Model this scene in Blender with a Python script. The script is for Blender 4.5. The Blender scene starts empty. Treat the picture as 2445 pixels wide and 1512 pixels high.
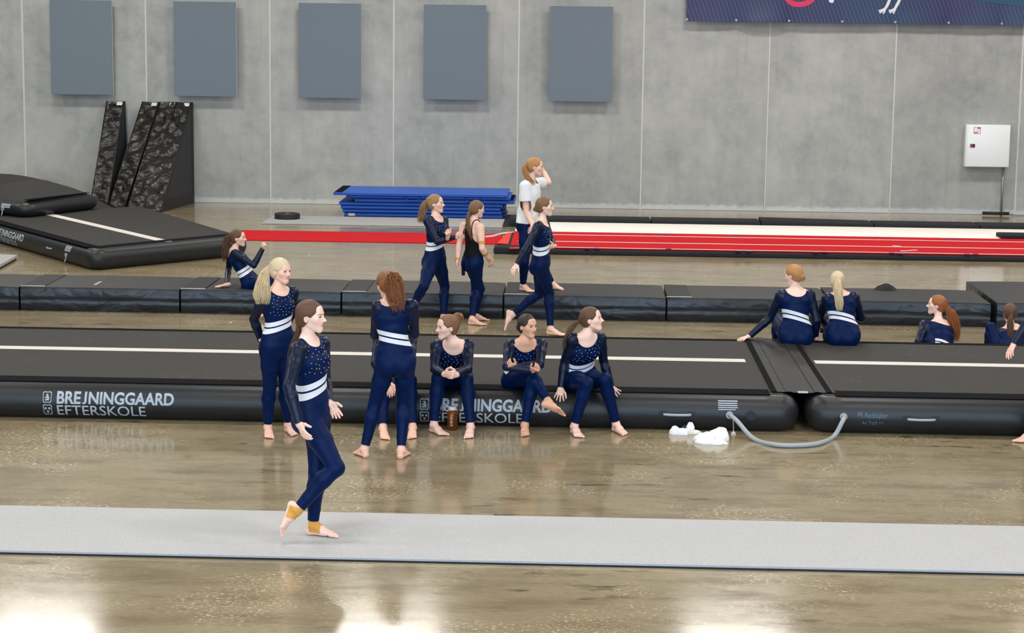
import bpy, bmesh, math, random
import numpy as np
from mathutils import Matrix, Vector

random.seed(7); np.random.seed(7)
SC = bpy.context.scene
COL = SC.collection

# ------------------------------------------------------------------ camera
CAM_H = 3.71477; PITCH = 0.150869; YAW = -0.0319248; ROLL = 0.0124655
FPX = 4754.0; WALL_Y = 38.539
def cam_basis():
    f = np.array([math.sin(YAW)*math.cos(PITCH), math.cos(YAW)*math.cos(PITCH), -math.sin(PITCH)])
    r = np.array([math.cos(YAW), -math.sin(YAW), 0.0]); u = np.cross(r, f)
    c, s = math.cos(ROLL), math.sin(ROLL)
    return c*r+s*u, -s*r+c*u, f
CR, CU, CF = cam_basis()
cd = bpy.data.cameras.new('camera'); cd.sensor_width = 36.0; cd.lens = 36.0*FPX/2445.0
cd.clip_end = 200
cam = bpy.data.objects.new('camera', cd); COL.objects.link(cam)
cam.matrix_world = Matrix(((CR[0], CU[0], -CF[0], 0), (CR[1], CU[1], -CF[1], 0), (CR[2], CU[2], -CF[2], CAM_H), (0, 0, 0, 1)))
SC.camera = cam

# ------------------------------------------------------------------ world, exposure
SC.view_settings.view_transform = 'Standard'; SC.view_settings.look = 'None'
SC.view_settings.gamma = 1.0; SC.view_settings.use_curve_mapping = False
SC.view_settings.exposure = -0.1
w = bpy.data.worlds.new('world'); SC.world = w; w.use_nodes = True
w.node_tree.nodes['Background'].inputs[0].default_value = (0.75, 0.87, 1.0, 1)
w.node_tree.nodes['Background'].inputs[1].default_value = 0.5

LAMP_Z = 7.6; CEIL_Z = 8.1
LAMP_XS = (-15.3, -9.3, -3.2, 2.9, 9.0, 15.0); LAMP_YS = (33.7, 26.8, 19.9, 13.0, 6.1, -.8)
LAMP_W = 205.0
def area(name, loc, rot, sx, sy, power, color):
    l = bpy.data.lights.new(name, 'AREA'); l.shape = 'RECTANGLE'; l.size = sx; l.size_y = sy
    l.energy = power; l.color = color
    o = bpy.data.objects.new(name, l); COL.objects.link(o); o.location = loc; o.rotation_euler = rot
    return o
# daylight coming in through the glazed wall behind the photographer
area('window_daylight', (0, -7.8, 4.4), (math.radians(90), 0, 0), 34.0, 4.4, 4200.0, (0.55, 0.77, 1.0))

# pixel -> place helpers (a pixel of the 2445x1512 photograph and a real distance)
CAMP = np.array([0, 0, CAM_H])
def ray(x, y): return CF+(x-1222.5)/FPX*CR+(756-y)/FPX*CU
def G(x, y, z=0.0):
    d = ray(x, y); return CAMP+d*((z-CAM_H)/d[2])
def A(x, y, Y):
    d = ray(x, y); return CAMP+d*(Y/d[1])
def nrm(v): v = np.asarray(v, float); return v/max(np.linalg.norm(v), 1e-9)

# ------------------------------------------------------------------ object helpers
def tag(o, label=None, cat=None, group=None, kind=None):
    if label: o['label'] = label
    if cat: o['category'] = cat
    if group: o['group'] = group
    if kind: o['kind'] = kind
    return o
def empty(name, loc=(0, 0, 0), label=None, cat=None, group=None, kind=None):
    o = bpy.data.objects.new(name, None); COL.objects.link(o); o.location = loc; o.empty_display_size = .1
    return tag(o, label, cat, group, kind)
def mesh(name, V, F, mat, parent=None, smooth=False, base=None, mats=None, mi=None):
    V = np.asarray(V, float)
    if base is None: base = np.array(parent.location) if parent is not None and parent.parent is None else (PBASE.get(parent.name, np.zeros(3)) if parent is not None else np.zeros(3))
    me = bpy.data.meshes.new(name)
    me.from_pydata([tuple(v) for v in (V-base)], [], [tuple(int(i) for i in f) for f in F])
    me.update()
    if smooth: me.polygons.foreach_set('use_smooth', [True]*len(me.polygons))
    for m in (mats or [mat]): me.materials.append(m)
    if mi is not None: me.polygons.foreach_set('material_index', [int(i) for i in mi])
    o = bpy.data.objects.new(name, me); COL.objects.link(o)
    if parent is not None: o.parent = parent; PBASE[o.name] = base
    return o
PBASE = {}
def box_vf(x0, x1, y0, y1, z0, z1):
    V = [(x, y, z) for z in (z0, z1) for y in (y0, y1) for x in (x0, x1)]
    F = [(0, 2, 3, 1), (4, 5, 7, 6), (0, 1, 5, 4), (2, 6, 7, 3), (0, 4, 6, 2), (1, 3, 7, 5)]
    return V, F
def box(name, x0, x1, y0, y1, z0, z1, mat, parent=None, bevel=0.0, seg=2):
    V, F = box_vf(x0, x1, y0, y1, z0, z1)
    o = mesh(name, V, F, mat, parent)
    if bevel: bev(o, bevel, seg)
    return o
def bev(o, wd, seg=2):
    bm = bmesh.new(); bm.from_mesh(o.data)
    bmesh.ops.bevel(bm, geom=list(bm.edges), offset=wd, segments=seg, profile=.5, affect='EDGES')
    for f in bm.faces: f.smooth = True
    bm.to_mesh(o.data); bm.free()
    o.data.set_sharp_from_angle(angle=math.radians(40))
def tube(path, rad, n=8, cap=True):
    P = np.asarray(path, float); m = len(P)
    R = np.full(m, rad) if np.isscalar(rad) else np.asarray(rad, float)
    T = np.gradient(P, axis=0); T /= np.maximum(np.linalg.norm(T, axis=1, keepdims=True), 1e-9)
    ref = np.array([0, 0, 1.0]) if abs(T[0][2]) < .9 else np.array([1.0, 0, 0])
    u = nrm(np.cross(T[0], ref)); V = []
    for i in range(m):
        u = nrm(u-T[i]*np.dot(u, T[i])); v = np.cross(T[i], u)
        for k in range(n):
            a = 2*math.pi*k/n; V.append(P[i]+R[i]*(math.cos(a)*u+math.sin(a)*v))
    F = [(i*n+k, i*n+(k+1) % n, (i+1)*n+(k+1) % n, (i+1)*n+k) for i in range(m-1) for k in range(n)]
    if cap: F.append(tuple(range(n-1, -1, -1))); F.append(tuple(range((m-1)*n, m*n)))
    return V, F
def join(parts):
    V = []; F = []
    for v, f in parts:
        b = len(V); V += list(v); F += [tuple(i+b for i in q) for q in f]
    return V, F
def catmull(P, n=8):
    P = np.asarray(P, float); Q = np.vstack([2*P[0]-P[1], P, 2*P[-1]-P[-2]]); out = []
    for i in range(1, len(Q)-2):
        for k in range(n):
            t = k/n; a, b, c, d = Q[i-1], Q[i], Q[i+1], Q[i+2]
            out.append(.5*((2*b)+(-a+c)*t+(2*a-5*b+4*c-d)*t*t+(-a+3*b-3*c+d)*t**3))
    out.append(P[-1]); return np.array(out)

# ------------------------------------------------------------------ materials
def srgb(r, g, b):
    f = lambda c: (c/255/12.92) if c/255 <= .04045 else ((c/255+.055)/1.055)**2.4
    return (f(r), f(g), f(b))
class NT:
    def __init__(s, name):
        s.m = bpy.data.materials.new(name); s.m.use_nodes = True; s.t = s.m.node_tree
        s.b = s.t.nodes['Principled BSDF']
    def n(s, typ, **kw):
        nd = s.t.nodes.new(typ)
        for k, v in kw.items(): setattr(nd, k, v)
        return nd
    def l(s, a, b): s.t.links.new(a, b)
    def coord(s, kind='Object', scale=(1, 1, 1), rot=(0, 0, 0)):
        c = s.n('ShaderNodeTexCoord'); mp = s.n('ShaderNodeMapping')
        mp.inputs['Scale'].default_value = scale; mp.inputs['Rotation'].default_value = rot
        s.l(c.outputs[kind], mp.inputs[0]); return mp.outputs[0]
    def geo(s, scale=(1, 1, 1), rot=(0, 0, 0)):
        c = s.n('ShaderNodeNewGeometry'); mp = s.n('ShaderNodeMapping')
        mp.inputs['Scale'].default_value = scale; mp.inputs['Rotation'].default_value = rot
        s.l(c.outputs['Position'], mp.inputs[0]); return mp.outputs[0]
    def noise(s, vec, scale, detail=4, rough=.55, dist=0):
        nd = s.n('ShaderNodeTexNoise'); s.l(vec, nd.inputs['Vector'])
        nd.inputs['Scale'].default_value = scale; nd.inputs['Detail'].default_value = detail
        nd.inputs['Roughness'].default_value = rough; nd.inputs['Distortion'].default_value = dist
        return nd.outputs[0]
    def ramp(s, fac, stops):
        nd = s.n('ShaderNodeValToRGB'); s.l(fac, nd.inputs[0]); e = nd.color_ramp.elements
        while len(e) < len(stops): e.new(.5)
        for q, (p, c) in zip(e, stops): q.position = p; q.color = (*c, 1) if len(c) == 3 else c
        return nd.outputs[0]
    def mix(s, fac, a, b, mode='MIX'):
        nd = s.n('ShaderNodeMix', data_type='RGBA', blend_type=mode)
        for sock, v in ((nd.inputs[0], fac), (nd.inputs[6], a), (nd.inputs[7], b)):
            if hasattr(v, 'links') or hasattr(v, 'is_linked'): s.l(v, sock)
            else: sock.default_value = v if not isinstance(v, tuple) else ((*v, 1) if len(v) == 3 else v)
        return nd.outputs[2]
    def math(s, op, a, b=0.0, clamp=False):
        nd = s.n('ShaderNodeMath', operation=op); nd.use_clamp = clamp
        for sock, v in zip(nd.inputs, (a, b)):
            if hasattr(v, 'is_linked'): s.l(v, sock)
            else: sock.default_value = v
        return nd.outputs[0]
    def bump(s, hgt, strength=.3, dist=.01):
        nd = s.n('ShaderNodeBump'); nd.inputs['Strength'].default_value = strength; nd.inputs['Distance'].default_value = dist
        s.l(hgt, nd.inputs['Height']); s.l(nd.outputs[0], s.b.inputs['Normal'])
    def set(s, **kw):
        names = dict(color='Base Color', rough='Roughness', metal='Metallic', spec='Specular IOR Level', coat='Coat Weight',
                     coat_rough='Coat Roughness', sheen='Sheen Weight', trans='Transmission Weight', alpha='Alpha', ior='IOR', sss='Subsurface Weight')
        for k, v in kw.items():
            sock = s.b.inputs[names[k]]
            if hasattr(v, 'is_linked'): s.l(v, sock)
            elif k == 'color': sock.default_value = (*v, 1)
            else: sock.default_value = v
        return s.m
def plain(name, col, rough=.5, var=.12, scale=30, bump=0.0, **kw):
    t = NT(name); v = t.geo(); n = t.noise(v, scale, 3)
    c = t.mix(n, tuple(x*(1-var) for x in col), tuple(min(1, x*(1+var)) for x in col))
    if bump: t.bump(n, bump, .004)
    return t.set(color=c, rough=rough, **kw)
# ------------------------------------------------------------------ the hall: materials
def concrete_wall():
    t = NT('cast_concrete'); g = t.geo()
    oi = t.n('ShaderNodeObjectInfo')
    v = t.n('ShaderNodeVectorMath', operation='ADD'); t.l(g, v.inputs[0])
    cb = t.n('ShaderNodeCombineXYZ'); t.l(t.math('MULTIPLY', oi.outputs['Random'], 37.0), cb.inputs[0]); t.l(t.math('MULTIPLY', oi.outputs['Random'], 11.0), cb.inputs[2])
    t.l(cb.outputs[0], v.inputs[1]); p = v.outputs[0]
    big = t.noise(p, .9, 5, .6); mid = t.noise(p, 4.5, 6, .65); fine = t.noise(p, 60, 3, .7)
    mp = t.n('ShaderNodeMapping'); mp.inputs['Scale'].default_value = (7, 7, .5); t.l(p, mp.inputs[0]); drip = t.noise(mp.outputs[0], 1.0, 4, .6)
    c = t.ramp(big, [(.28, srgb(144, 146, 145)), (.5, srgb(162, 164, 162)), (.74, srgb(180, 180, 176))])
    c = t.mix(t.ramp(mid, [(.35, (.0, .0, .0)), (.75, (1, 1, 1))]), c, t.mix(.5, c, srgb(196, 194, 188)))
    c = t.mix(t.math('MULTIPLY', t.ramp(drip, [(.5, (0, 0, 0)), (.8, (1, 1, 1))]), .35), c, srgb(138, 138, 135))
    c = t.mix(t.math('MULTIPLY', fine, .22), c, srgb(110, 110, 108))
    # pale lime bloom along the foot of the wall
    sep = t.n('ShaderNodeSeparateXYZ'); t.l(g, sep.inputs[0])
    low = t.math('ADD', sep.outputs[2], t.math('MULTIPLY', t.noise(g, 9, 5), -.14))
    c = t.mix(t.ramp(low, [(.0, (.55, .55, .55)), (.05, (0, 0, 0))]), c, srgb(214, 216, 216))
    vr = t.math('ADD', t.math('MULTIPLY', oi.outputs['Random'], .16), .92)
    vm = t.n('ShaderNodeVectorMath', operation='SCALE'); t.l(c, vm.inputs[0]); t.l(vr, vm.inputs['Scale'])
    t.bump(mid, .12, .01)
    return t.set(color=vm.outputs[0], rough=.62, spec=.35)
def concrete_floor():
    t = NT('polished_concrete'); g = t.geo(); st = t.geo((.55, 1.6, 1)); st2 = t.geo((.9, 2.2, 1))
    big = t.noise(g, .35, 5, .6); mid = t.noise(st, 2.2, 7, .68); fine = t.noise(st, 26, 4, .7)
    c = t.ramp(big, [(.3, srgb(146, 133, 105)), (.55, srgb(164, 151, 122)), (.75, srgb(178, 166, 138))])
    c = t.mix(t.ramp(mid, [(.30, (.9, .9, .9)), (.55, (0, 0, 0))]), c, srgb(122, 107, 84))
    c = t.mix(t.math('MULTIPLY', t.ramp(fine, [(.35, (0, 0, 0)), (.7, (1, 1, 1))]), .5), c, srgb(118, 103, 80))
    # pale flaked sealer, in clusters
    fl = t.noise(st2, 30, 3, .65); cl = t.noise(g, .8, 4, .7)
    m = t.math('MULTIPLY', t.ramp(fl, [(.57, (0, 0, 0)), (.61, (1, 1, 1))]), t.ramp(cl, [(.48, (0, 0, 0)), (.62, (1, 1, 1))]))
    c = t.mix(m, c, srgb(206, 186, 146))
    # damp dark stains
    ds = t.noise(t.geo((.8, 2.4, 1)), 3.2, 3, .5); dc = t.noise(g, .5, 3)
    m2 = t.math('MULTIPLY', t.ramp(ds, [(.60, (0, 0, 0)), (.66, (.7, .7, .7))]), t.ramp(dc, [(.48, (0, 0, 0)), (.6, (1, 1, 1))]))
    c = t.mix(m2, c, srgb(74, 60, 46))
    r = t.math('ADD', t.math('MULTIPLY', mid, .13), .06)
    r = t.math('ADD', r, t.math('MULTIPLY', m, .25), True)
    t.bump(mid, .05, .01)
    return t.set(color=c, rough=r, spec=.52)
M = {}
M['wall'] = concrete_wall(); M['floor'] = concrete_floor()
M['sealant'] = plain('pale_sealant', srgb(196, 198, 192), .7)
M['plaster'] = plain('painted_plaster', srgb(128, 128, 126), .8, .04, 3)
M['ceiling'] = plain('ceiling_steel', srgb(96, 96, 98), .7, .04, 3)
M['acoustic'] = plain('blue_grey_felt', srgb(110, 122, 132), .95, .16, 160, .25)
M['white_edge'] = plain('white_edge_trim', srgb(214, 218, 220), .6)
M['white_metal'] = plain('white_enamel', srgb(238, 240, 242), .35, .02)
M['galv'] = plain('galvanised_steel', srgb(150, 152, 156), .35, .1, 20, metal=.7)
M['black'] = plain('black_rubber', (.012, .012, .014), .6)
M['blackfoam'] = plain('black_foam', srgb(38, 39, 43), .8, .2, 60, spec=.25)
M['red'] = plain('red_carpet', srgb(190, 28, 36), .95, .16, 90, .3, spec=.15)
M['red2'] = plain('red_orange_mat', srgb(222, 66, 52), .9, .06, 40)
M['whiteline'] = plain('white_line', srgb(214, 209, 202), .8, .08, 60, spec=.2)
M['runway'] = plain('cream_runway_felt', srgb(240, 234, 226), .9, .05, 30)
M['greymat'] = plain('grey_felt_mat', srgb(164, 164, 164), .95, .06, 60, .1)
M['glass'] = plain('daylight_glass', srgb(200, 215, 230), .1)
M['blue'] = plain('blue_vinyl', srgb(8, 88, 196), .42, .1, 20, .1)
M['bluedark'] = plain('dark_blue_vinyl', srgb(10, 56, 130), .45, .1, 20, .1)
M['rope'] = plain('white_cable', srgb(206, 206, 204), .6)

def runner_mat():
    t = NT('light_grey_runner'); g = t.geo(); f = t.noise(g, 240, 2, .8); b = t.noise(g, 3, 3)
    c = t.ramp(f, [(.3, srgb(140, 140, 142)), (.5, srgb(182, 182, 184)), (.72, srgb(212, 212, 214))])
    c = t.mix(t.math('MULTIPLY', b, .18), c, srgb(176, 174, 172)); t.bump(f, .25, .003)
    return t.set(color=c, rough=.95, spec=.2)
M['runner'] = runner_mat()
def vinyl(name, lo, hi, rough, wr, wscale, rot=(0, 0, 0), strength=.5, dist=.03, det=4, dst=.8):
    t = NT(name); g = t.geo(wscale, rot); n = t.noise(g, wr, det, .5, dst); f = t.noise(t.geo(), 80, 2)
    c = t.mix(n, lo, hi); c = t.mix(t.math('MULTIPLY', f, .15), c, tuple(x*1.6 for x in hi)); t.bump(n, strength, dist)
    return t.set(color=c, rough=rough, spec=.5)
M['mattop'] = vinyl('black_mat_cover', srgb(28, 28, 29), srgb(40, 39, 38), .55, 3, (1, 1, 1), strength=.18)
M['matfront'] = vinyl('black_vinyl_side', srgb(15, 19, 27), srgb(24, 29, 38), .32, 2.4, (1, 1, 1.6), strength=.6, dist=.05, det=2)
M['wrinkle'] = vinyl('creased_black_vinyl', srgb(24, 21, 20), srgb(40, 35, 32), .36, 2.6, (1.0, 1.0, 2.6), (0, math.radians(30), 0), .9, .09, 1.6, .5)
M['mesh'] = plain('black_mesh_panel', srgb(52, 50, 54), .8, .3, 200)
def track_top():
    t = NT('air_track_top'); g = t.geo(); f = t.noise(g, 180, 2, .8); b = t.noise(t.geo((.5, 2, 1)), 2, 4, .6)
    c = t.ramp(f, [(.3, srgb(40, 39, 38)), (.7, srgb(70, 67, 65))])
    c = t.mix(t.math('MULTIPLY', b, .4), c, srgb(52, 50, 49))
    sc = t.math('MULTIPLY', t.ramp(t.noise(t.geo((.7, 3.2, 1)), 22, 4, .8), [(.62, (0, 0, 0)), (.66, (1, 1, 1))]), t.ramp(t.noise(g, 1.1, 3), [(.54, (0, 0, 0)), (.64, (1, 1, 1))]))
    c = t.mix(t.math('MULTIPLY', sc, .6), c, srgb(170, 168, 164)); t.bump(f, .2, .003)
    return t.set(color=c, rough=.75, spec=.22)
M['tracktop'] = track_top()
def track_side():
    t = NT('air_track_side'); g = t.geo(); f = t.noise(g, 120, 2, .7); b = t.noise(t.geo((1, 1, 3)), 3, 4)
    c = t.mix(b, srgb(25, 27, 31), srgb(34, 35, 38)); t.bump(f, .1, .002)
    return t.set(color=c, rough=.42, spec=.45)
M['trackside'] = track_side()
M['velcro'] = plain('black_velcro', (.006, .006, .008), .95, spec=.08)
M['print'] = plain('pale_print', srgb(176, 186, 196), .6, .2, 25)
M['print_dim'] = plain('faded_blue_print', srgb(84, 108, 134), .6, .3, 30)
M['hose'] = plain('grey_rubber_hose', srgb(158, 164, 170), .45, .05)
M['cloth_white'] = plain('white_cotton', srgb(238, 238, 240), .85, .03)
M['cloth_black'] = plain('black_cloth', srgb(24, 24, 26), .8, .2)
M['redsign'] = plain('red_sign', srgb(200, 38, 70), .5, .04)
M['navy'] = plain('navy_plastic', srgb(24, 34, 72), .4)

# ------------------------------------------------------------------ the hall: shell
X0W, X1W, Y0W = -22.0, 22.0, -8.0
fl = box('floor', X0W, X1W, Y0W, WALL_Y+.2, -.2, 0, M['floor']); tag(fl, 'polished brown concrete floor with pale flakes and dark stains', 'floor', kind='structure')
cl = box('ceiling', X0W, X1W, Y0W, WALL_Y+.2, CEIL_Z, CEIL_Z+.2, M['ceiling']); tag(cl, 'flat grey hall ceiling above the lamps', 'ceiling', kind='structure')
for nm, x0, x1 in (('wall_left', X0W-.2, X0W), ('wall_right', X1W, X1W+.2)):
    tag(box(nm, x0, x1, Y0W, WALL_Y+.2, 0, CEIL_Z, M['plaster']), 'plain pale side wall of the hall', 'wall', kind='structure')
wf = empty('wall_front', (0, Y0W, 0), 'pale wall with a long glazed band behind the viewer', 'wall', kind='structure')
box('lower_wall', X0W, X1W, Y0W-.2, Y0W, 0, 2.0, M['plaster'], wf); box('upper_wall', X0W, X1W, Y0W-.2, Y0W, 6.8, CEIL_Z, M['plaster'], wf)
for i in range(9): box('mullion', -18+i*4.5-.06, -18+i*4.5+.06, Y0W-.1, Y0W, 2.0, 6.8, M['white_metal'], wf)
# back wall: precast panels 2.4 m wide with pale sealant joints
wb = empty('wall_back', (0, WALL_Y, 0), 'grey precast concrete back wall in tall panels', 'wall', kind='structure')
J0 = -10.7677
box('backing', X0W, X1W, WALL_Y+.10, WALL_Y+.25, 0, CEIL_Z, M['sealant'], wb)
for i in range(-5, 14):
    xa = max(J0+2.4*i, X0W); xb = min(J0+2.4*(i+1), X1W)
    if xb-xa < .3: continue
    dy = random.uniform(-.004, .004)
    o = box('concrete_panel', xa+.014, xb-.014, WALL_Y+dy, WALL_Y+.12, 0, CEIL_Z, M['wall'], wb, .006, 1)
    box('sealant_joint', xb-.018, xb+.018, WALL_Y+.002, WALL_Y+.05, 0, CEIL_Z, M['sealant'], wb)

# high-bay lamps
LAMPM = plain('lamp_housing', srgb(120, 122, 125), .4)
for iy, y in enumerate(LAMP_YS):
    for x in LAMP_XS:
        t = empty('ceiling_lamp', (x, y, LAMP_Z), 'grey rectangular high-bay lamp hanging under the ceiling', 'lamp', 'high-bay lamps under the ceiling')
        box('housing', x-.95, x+.95, y-.5, y+.5, LAMP_Z+.02, LAMP_Z+.14, LAMPM, t, .02)
        for sx in (-.4, .4): mesh('hanging_wire', *tube([(x+sx, y, LAMP_Z+.14), (x+sx, y, CEIL_Z)], .006, 6), M['galv'], t)
        l = area('lamp_light', (0, 0, 0), (0, 0, 0), 1.8, .9, LAMP_W*(1.25 if iy == 0 else .97), (1.0, .97, .91)); l.parent = t
# ------------------------------------------------------------------ lettering (flat print laid on a surface)
def text_vf(s, height, width=None, bold=0.0, shear=0.0, levels=8):
    cu = bpy.data.curves.new('tmp', 'FONT'); cu.body = s; cu.size = 1.0; cu.offset = bold; cu.shear = shear; cu.resolution_u = 4
    ob = bpy.data.objects.new('tmp', cu); COL.objects.link(ob); dg = bpy.context.evaluated_depsgraph_get()
    me = bpy.data.meshes.new_from_object(ob.evaluated_get(dg)); bm = bmesh.new(); bm.from_mesh(me)
    xs = [v.co.x for v in bm.verts]; ys = [v.co.y for v in bm.verts]
    x0, x1, y0, y1 = min(xs), max(xs), min(ys), max(ys)
    sy = height/(y1-y0); sx = (width/(x1-x0)) if width else sy
    for v in bm.verts: v.co.x = (v.co.x-x0)*sx; v.co.y = (v.co.y-y0)*sy
    for k in range(1, levels):
        bmesh.ops.bisect_plane(bm, geom=bm.verts[:]+bm.edges[:]+bm.faces[:], plane_co=(0, height*k/levels, 0), plane_no=(0, 1, 0))
    bmesh.ops.triangulate(bm, faces=bm.faces[:]); bm.verts.index_update()
    V = np.array([v.co[:] for v in bm.verts]); F = [[v.index for v in f.verts] for f in bm.faces]
    bm.free(); bpy.data.objects.remove(ob); bpy.data.curves.remove(cu); bpy.data.meshes.remove(me)
    return V, F

class Inflatable:
    def __init__(s, corners, zt, bx, r, z0=0.0):
        s.C = [np.array(c, float) for c in corners]; s.zt, s.bx, s.r, s.z0 = zt, bx, r, z0; n = len(corners); s.n = n
        s.d = [nrm(s.C[(i+1) % n]-s.C[i]) for i in range(n)]; s.nm = [np.array([d[1], -d[0]]) for d in s.d]
    def prof(s, z):   # inset of the side at height z
        k = max(-1, min(1, (z-s.z0-s.zt/2)/(s.zt/2))); return s.bx*(1-math.sqrt(max(0, 1-k*k)))
    def side(s, e, dist, z, out=0.0):
        p = s.C[e]+s.d[e]*dist+s.nm[e]*(out-s.prof(z)); return np.array([p[0], p[1], z])
    def ring(s, o, z, na=7):
        pts = []
        for i in range(s.n):
            a, b = s.nm[i-1], s.nm[i]; c = s.C[i]; k = 1/(1+a@b)
            cen = c-(a+b)*k*s.r
            t0 = math.atan2(a[1], a[0]); t1 = math.atan2(b[1], b[0])
            while t1 < t0: t1 += 2*math.pi
            for q in range(na):
                t = t0+(t1-t0)*q/(na-1); rr = s.r-o; pts.append((cen[0]+rr*math.cos(t), cen[1]+rr*math.sin(t), z))
        return pts
    def build(s, parent, side_mat, top_mat, steps=14):
        V = []; m = None
        for j in range(steps+1):
            ph = -math.pi/2+math.pi*j/steps; z = s.z0+s.zt/2*(1+math.sin(ph)); rg = s.ring(s.bx*(1-math.cos(ph)), z); m = len(rg); V += rg
        F = [(j*m+k, j*m+(k+1) % m, (j+1)*m+(k+1) % m, (j+1)*m+k) for j in range(steps) for k in range(m)]
        F.append(tuple(range(m-1, -1, -1)))
        mesh('side_tube', V, F, side_mat, parent, smooth=True)
        rg = s.ring(s.bx*.99, s.z0+s.zt); rl = s.ring(s.bx*.99, s.z0+s.zt-.01)
        V = rl+rg; F = [(k, (k+1) % m, m+(k+1) % m, m+k) for k in range(m)]+[tuple(range(m, 2*m))]
        V = [(x, y, z+.003) for x, y, z in V]
        return mesh('top_sheet', V, F, top_mat, parent)
    def ribbon(s, e, d0, d1, za, zb, out, nz=6, nd=2):
        V = []; F = []
        for j in range(nz+1):
            for i in range(nd+1): V.append(s.side(e, d0+(d1-d0)*i/nd, za+(zb-za)*j/nz, out))
        for j in range(nz):
            for i in range(nd): a = j*(nd+1)+i; F.append((a, a+1, a+nd+2, a+nd+1))
        return V, F

def name_vf(height, width):
    """BREJNINGGAARD with the J standing on the base line"""
    ps = [text_vf(q, height, None, bold=.03, shear=.04) for q in ('BRE', 'J', 'NINGGAARD')]; x = 0; V = []; F = []
    for (v, f), adv in zip(ps, (.13, .13, 0)):
        v = v.copy()
        if v[:, 0].max() < height*.8: v[:, 0] *= 1.25
        v[:, 0] += x; x = v[:, 0].max()+adv*height; b = sum(len(q) for q in V); V.append(v); F += [[i+b for i in q] for q in f]
    V = np.concatenate(V); V[:, 0] *= width/V[:, 0].max(); return V, F
def crest(kind):
    """small shield outline with an emblem, unit box"""
    pts = []
    for k in range(28):
        a = 2*math.pi*k/28; x = math.cos(a); y = math.sin(a); e = 4
        rr = (abs(x)**e+abs(y)**e)**(-1/e); rr *= 1-.07*math.cos(4*a)
        pts.append(np.array([.5+.46*rr*x*(.95 if y > 0 else .95-.1*abs(y)), .5+.48*rr*y]))
    V = []; F = []; n = len(pts); c = np.array([.5, .5])
    for p in pts: V += [p, c+(p-c)*.85]
    for k in range(n): a = 2*k; b = 2*((k+1) % n); F.append((a, b, b+1, a+1))
    def disc(cx, cy, r, m=9):
        b = len(V)
        for k in range(m): V.append(np.array([cx+r*math.cos(2*math.pi*k/m), cy+r*math.sin(2*math.pi*k/m)]))
        F.append(tuple(range(b, b+m)))
    def poly(ps):
        b = len(V)
        for p in ps: V.append(np.array(p))
        F.append(tuple(range(b, b+len(ps))))
    if kind == 0:
        poly([(.36, .72), (.48, .80), (.62, .74), (.60, .62), (.44, .62)]); poly([(.44, .62), (.60, .62), (.70, .50), (.66, .22), (.50, .26), (.48, .44)])
        poly([(.26, .52), (.48, .56), (.48, .46), (.30, .42)]); poly([(.24, .30), (.50, .40), (.50, .26), (.36, .20)])
    else:
        for cx, cy in ((.32, .62), (.68, .62), (.5, .32)):
            for k in range(5): disc(cx+.075*math.cos(k*1.257+.3), cy+.075*math.sin(k*1.257+.3), .05, 7)
            disc(cx, cy, .045, 7)
    return np.array([(p[0], p[1], 0) for p in V]), F

def stick_print(inf, e, V, F, d, z, sx, sy, mat, parent, name, flip=1):
    W = [inf.side(e, d+v[0]*sx, z+v[1]*sy, .0025) for v in V]
    return mesh(name, W, F, mat, parent)

# ------------------------------------------------------------------ the two long air tracks in the foreground
ZT = .33; YF = 17.66; YB = 21.02
def track(x0, x1, label):
    t = empty('air_track', ((x0+x1)/2, (YF+YB)/2, 0), label, 'air track', 'long black air tracks')
    inf = Inflatable([(x0, YF), (x1, YF), (x1, YB), (x0, YB)], ZT, .15, .2)
    inf.build(t, M['trackside'], M['tracktop'])
    return t, inf
tr1, inf1 = track(-9.5, 2.05, 'long black air track printed with a school name twice, left of the seam')
tr2, inf2 = track(2.11, 9.5, 'black air track right of the seam, with small faded blue maker print')
for t, xa, xb in ((tr1, -9.3, 1.78), (tr2, 2.37, 9.3)):
    box('velcro_strip', xa, xb, YF+.125, YF+.37, ZT, ZT+.007, M['velcro'], t)
    box('velcro_strip', xa, xb, YB-.24, YB-.14, ZT, ZT+.007, M['velcro'], t)
box('centre_line', -9.3, 1.70, 19.49, 19.66, ZT+.003, ZT+.006, M['whiteline'], tr1)
box('centre_line', 2.34, 9.3, 19.48, 19.65, ZT+.003, ZT+.006, M['whiteline'], tr2)
# rounded grey corner patches at the seam
for inf_, t_, d0_, d1_ in ((inf1, tr1, 11.55-.30, 11.55-.17), (inf2, tr2, .17, .30)):
    V, F = inf_.ribbon(0, d0_, d1_, .24, .325, .003, 8, 2); mesh('corner_patch', V, F, M['mattop'], t_, smooth=True)
def school_print(inf, e, d, t, width=1.07, s=1.0):
    V, F = name_vf(.112*s, width); stick_print(inf, e, V, F, d, .153, 1, 1, M['print'], t, 'name_print')
    V, F = text_vf('EFTERSKOLE', .098*s, width*.755, bold=.004); stick_print(inf, e, V, F, d, .042, 1, 1, M['print'], t, 'name_print')
    for k, z in ((0, .158), (1, .042)):
        V, F = crest(k); stick_print(inf, e, V, F, d-.125*width, z, .095, .105*s, M['print'], t, 'crest_print')
xt1 = A(135, 950, YF)[0]; xt2 = A(1036, 965, YF)[0]
school_print(inf1, 0, xt1+9.5, tr1, A(415, 950, YF)[0]-xt1); school_print(inf1, 0, xt2+9.5, tr1, A(1318, 968, YF)[0]-xt2)
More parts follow.
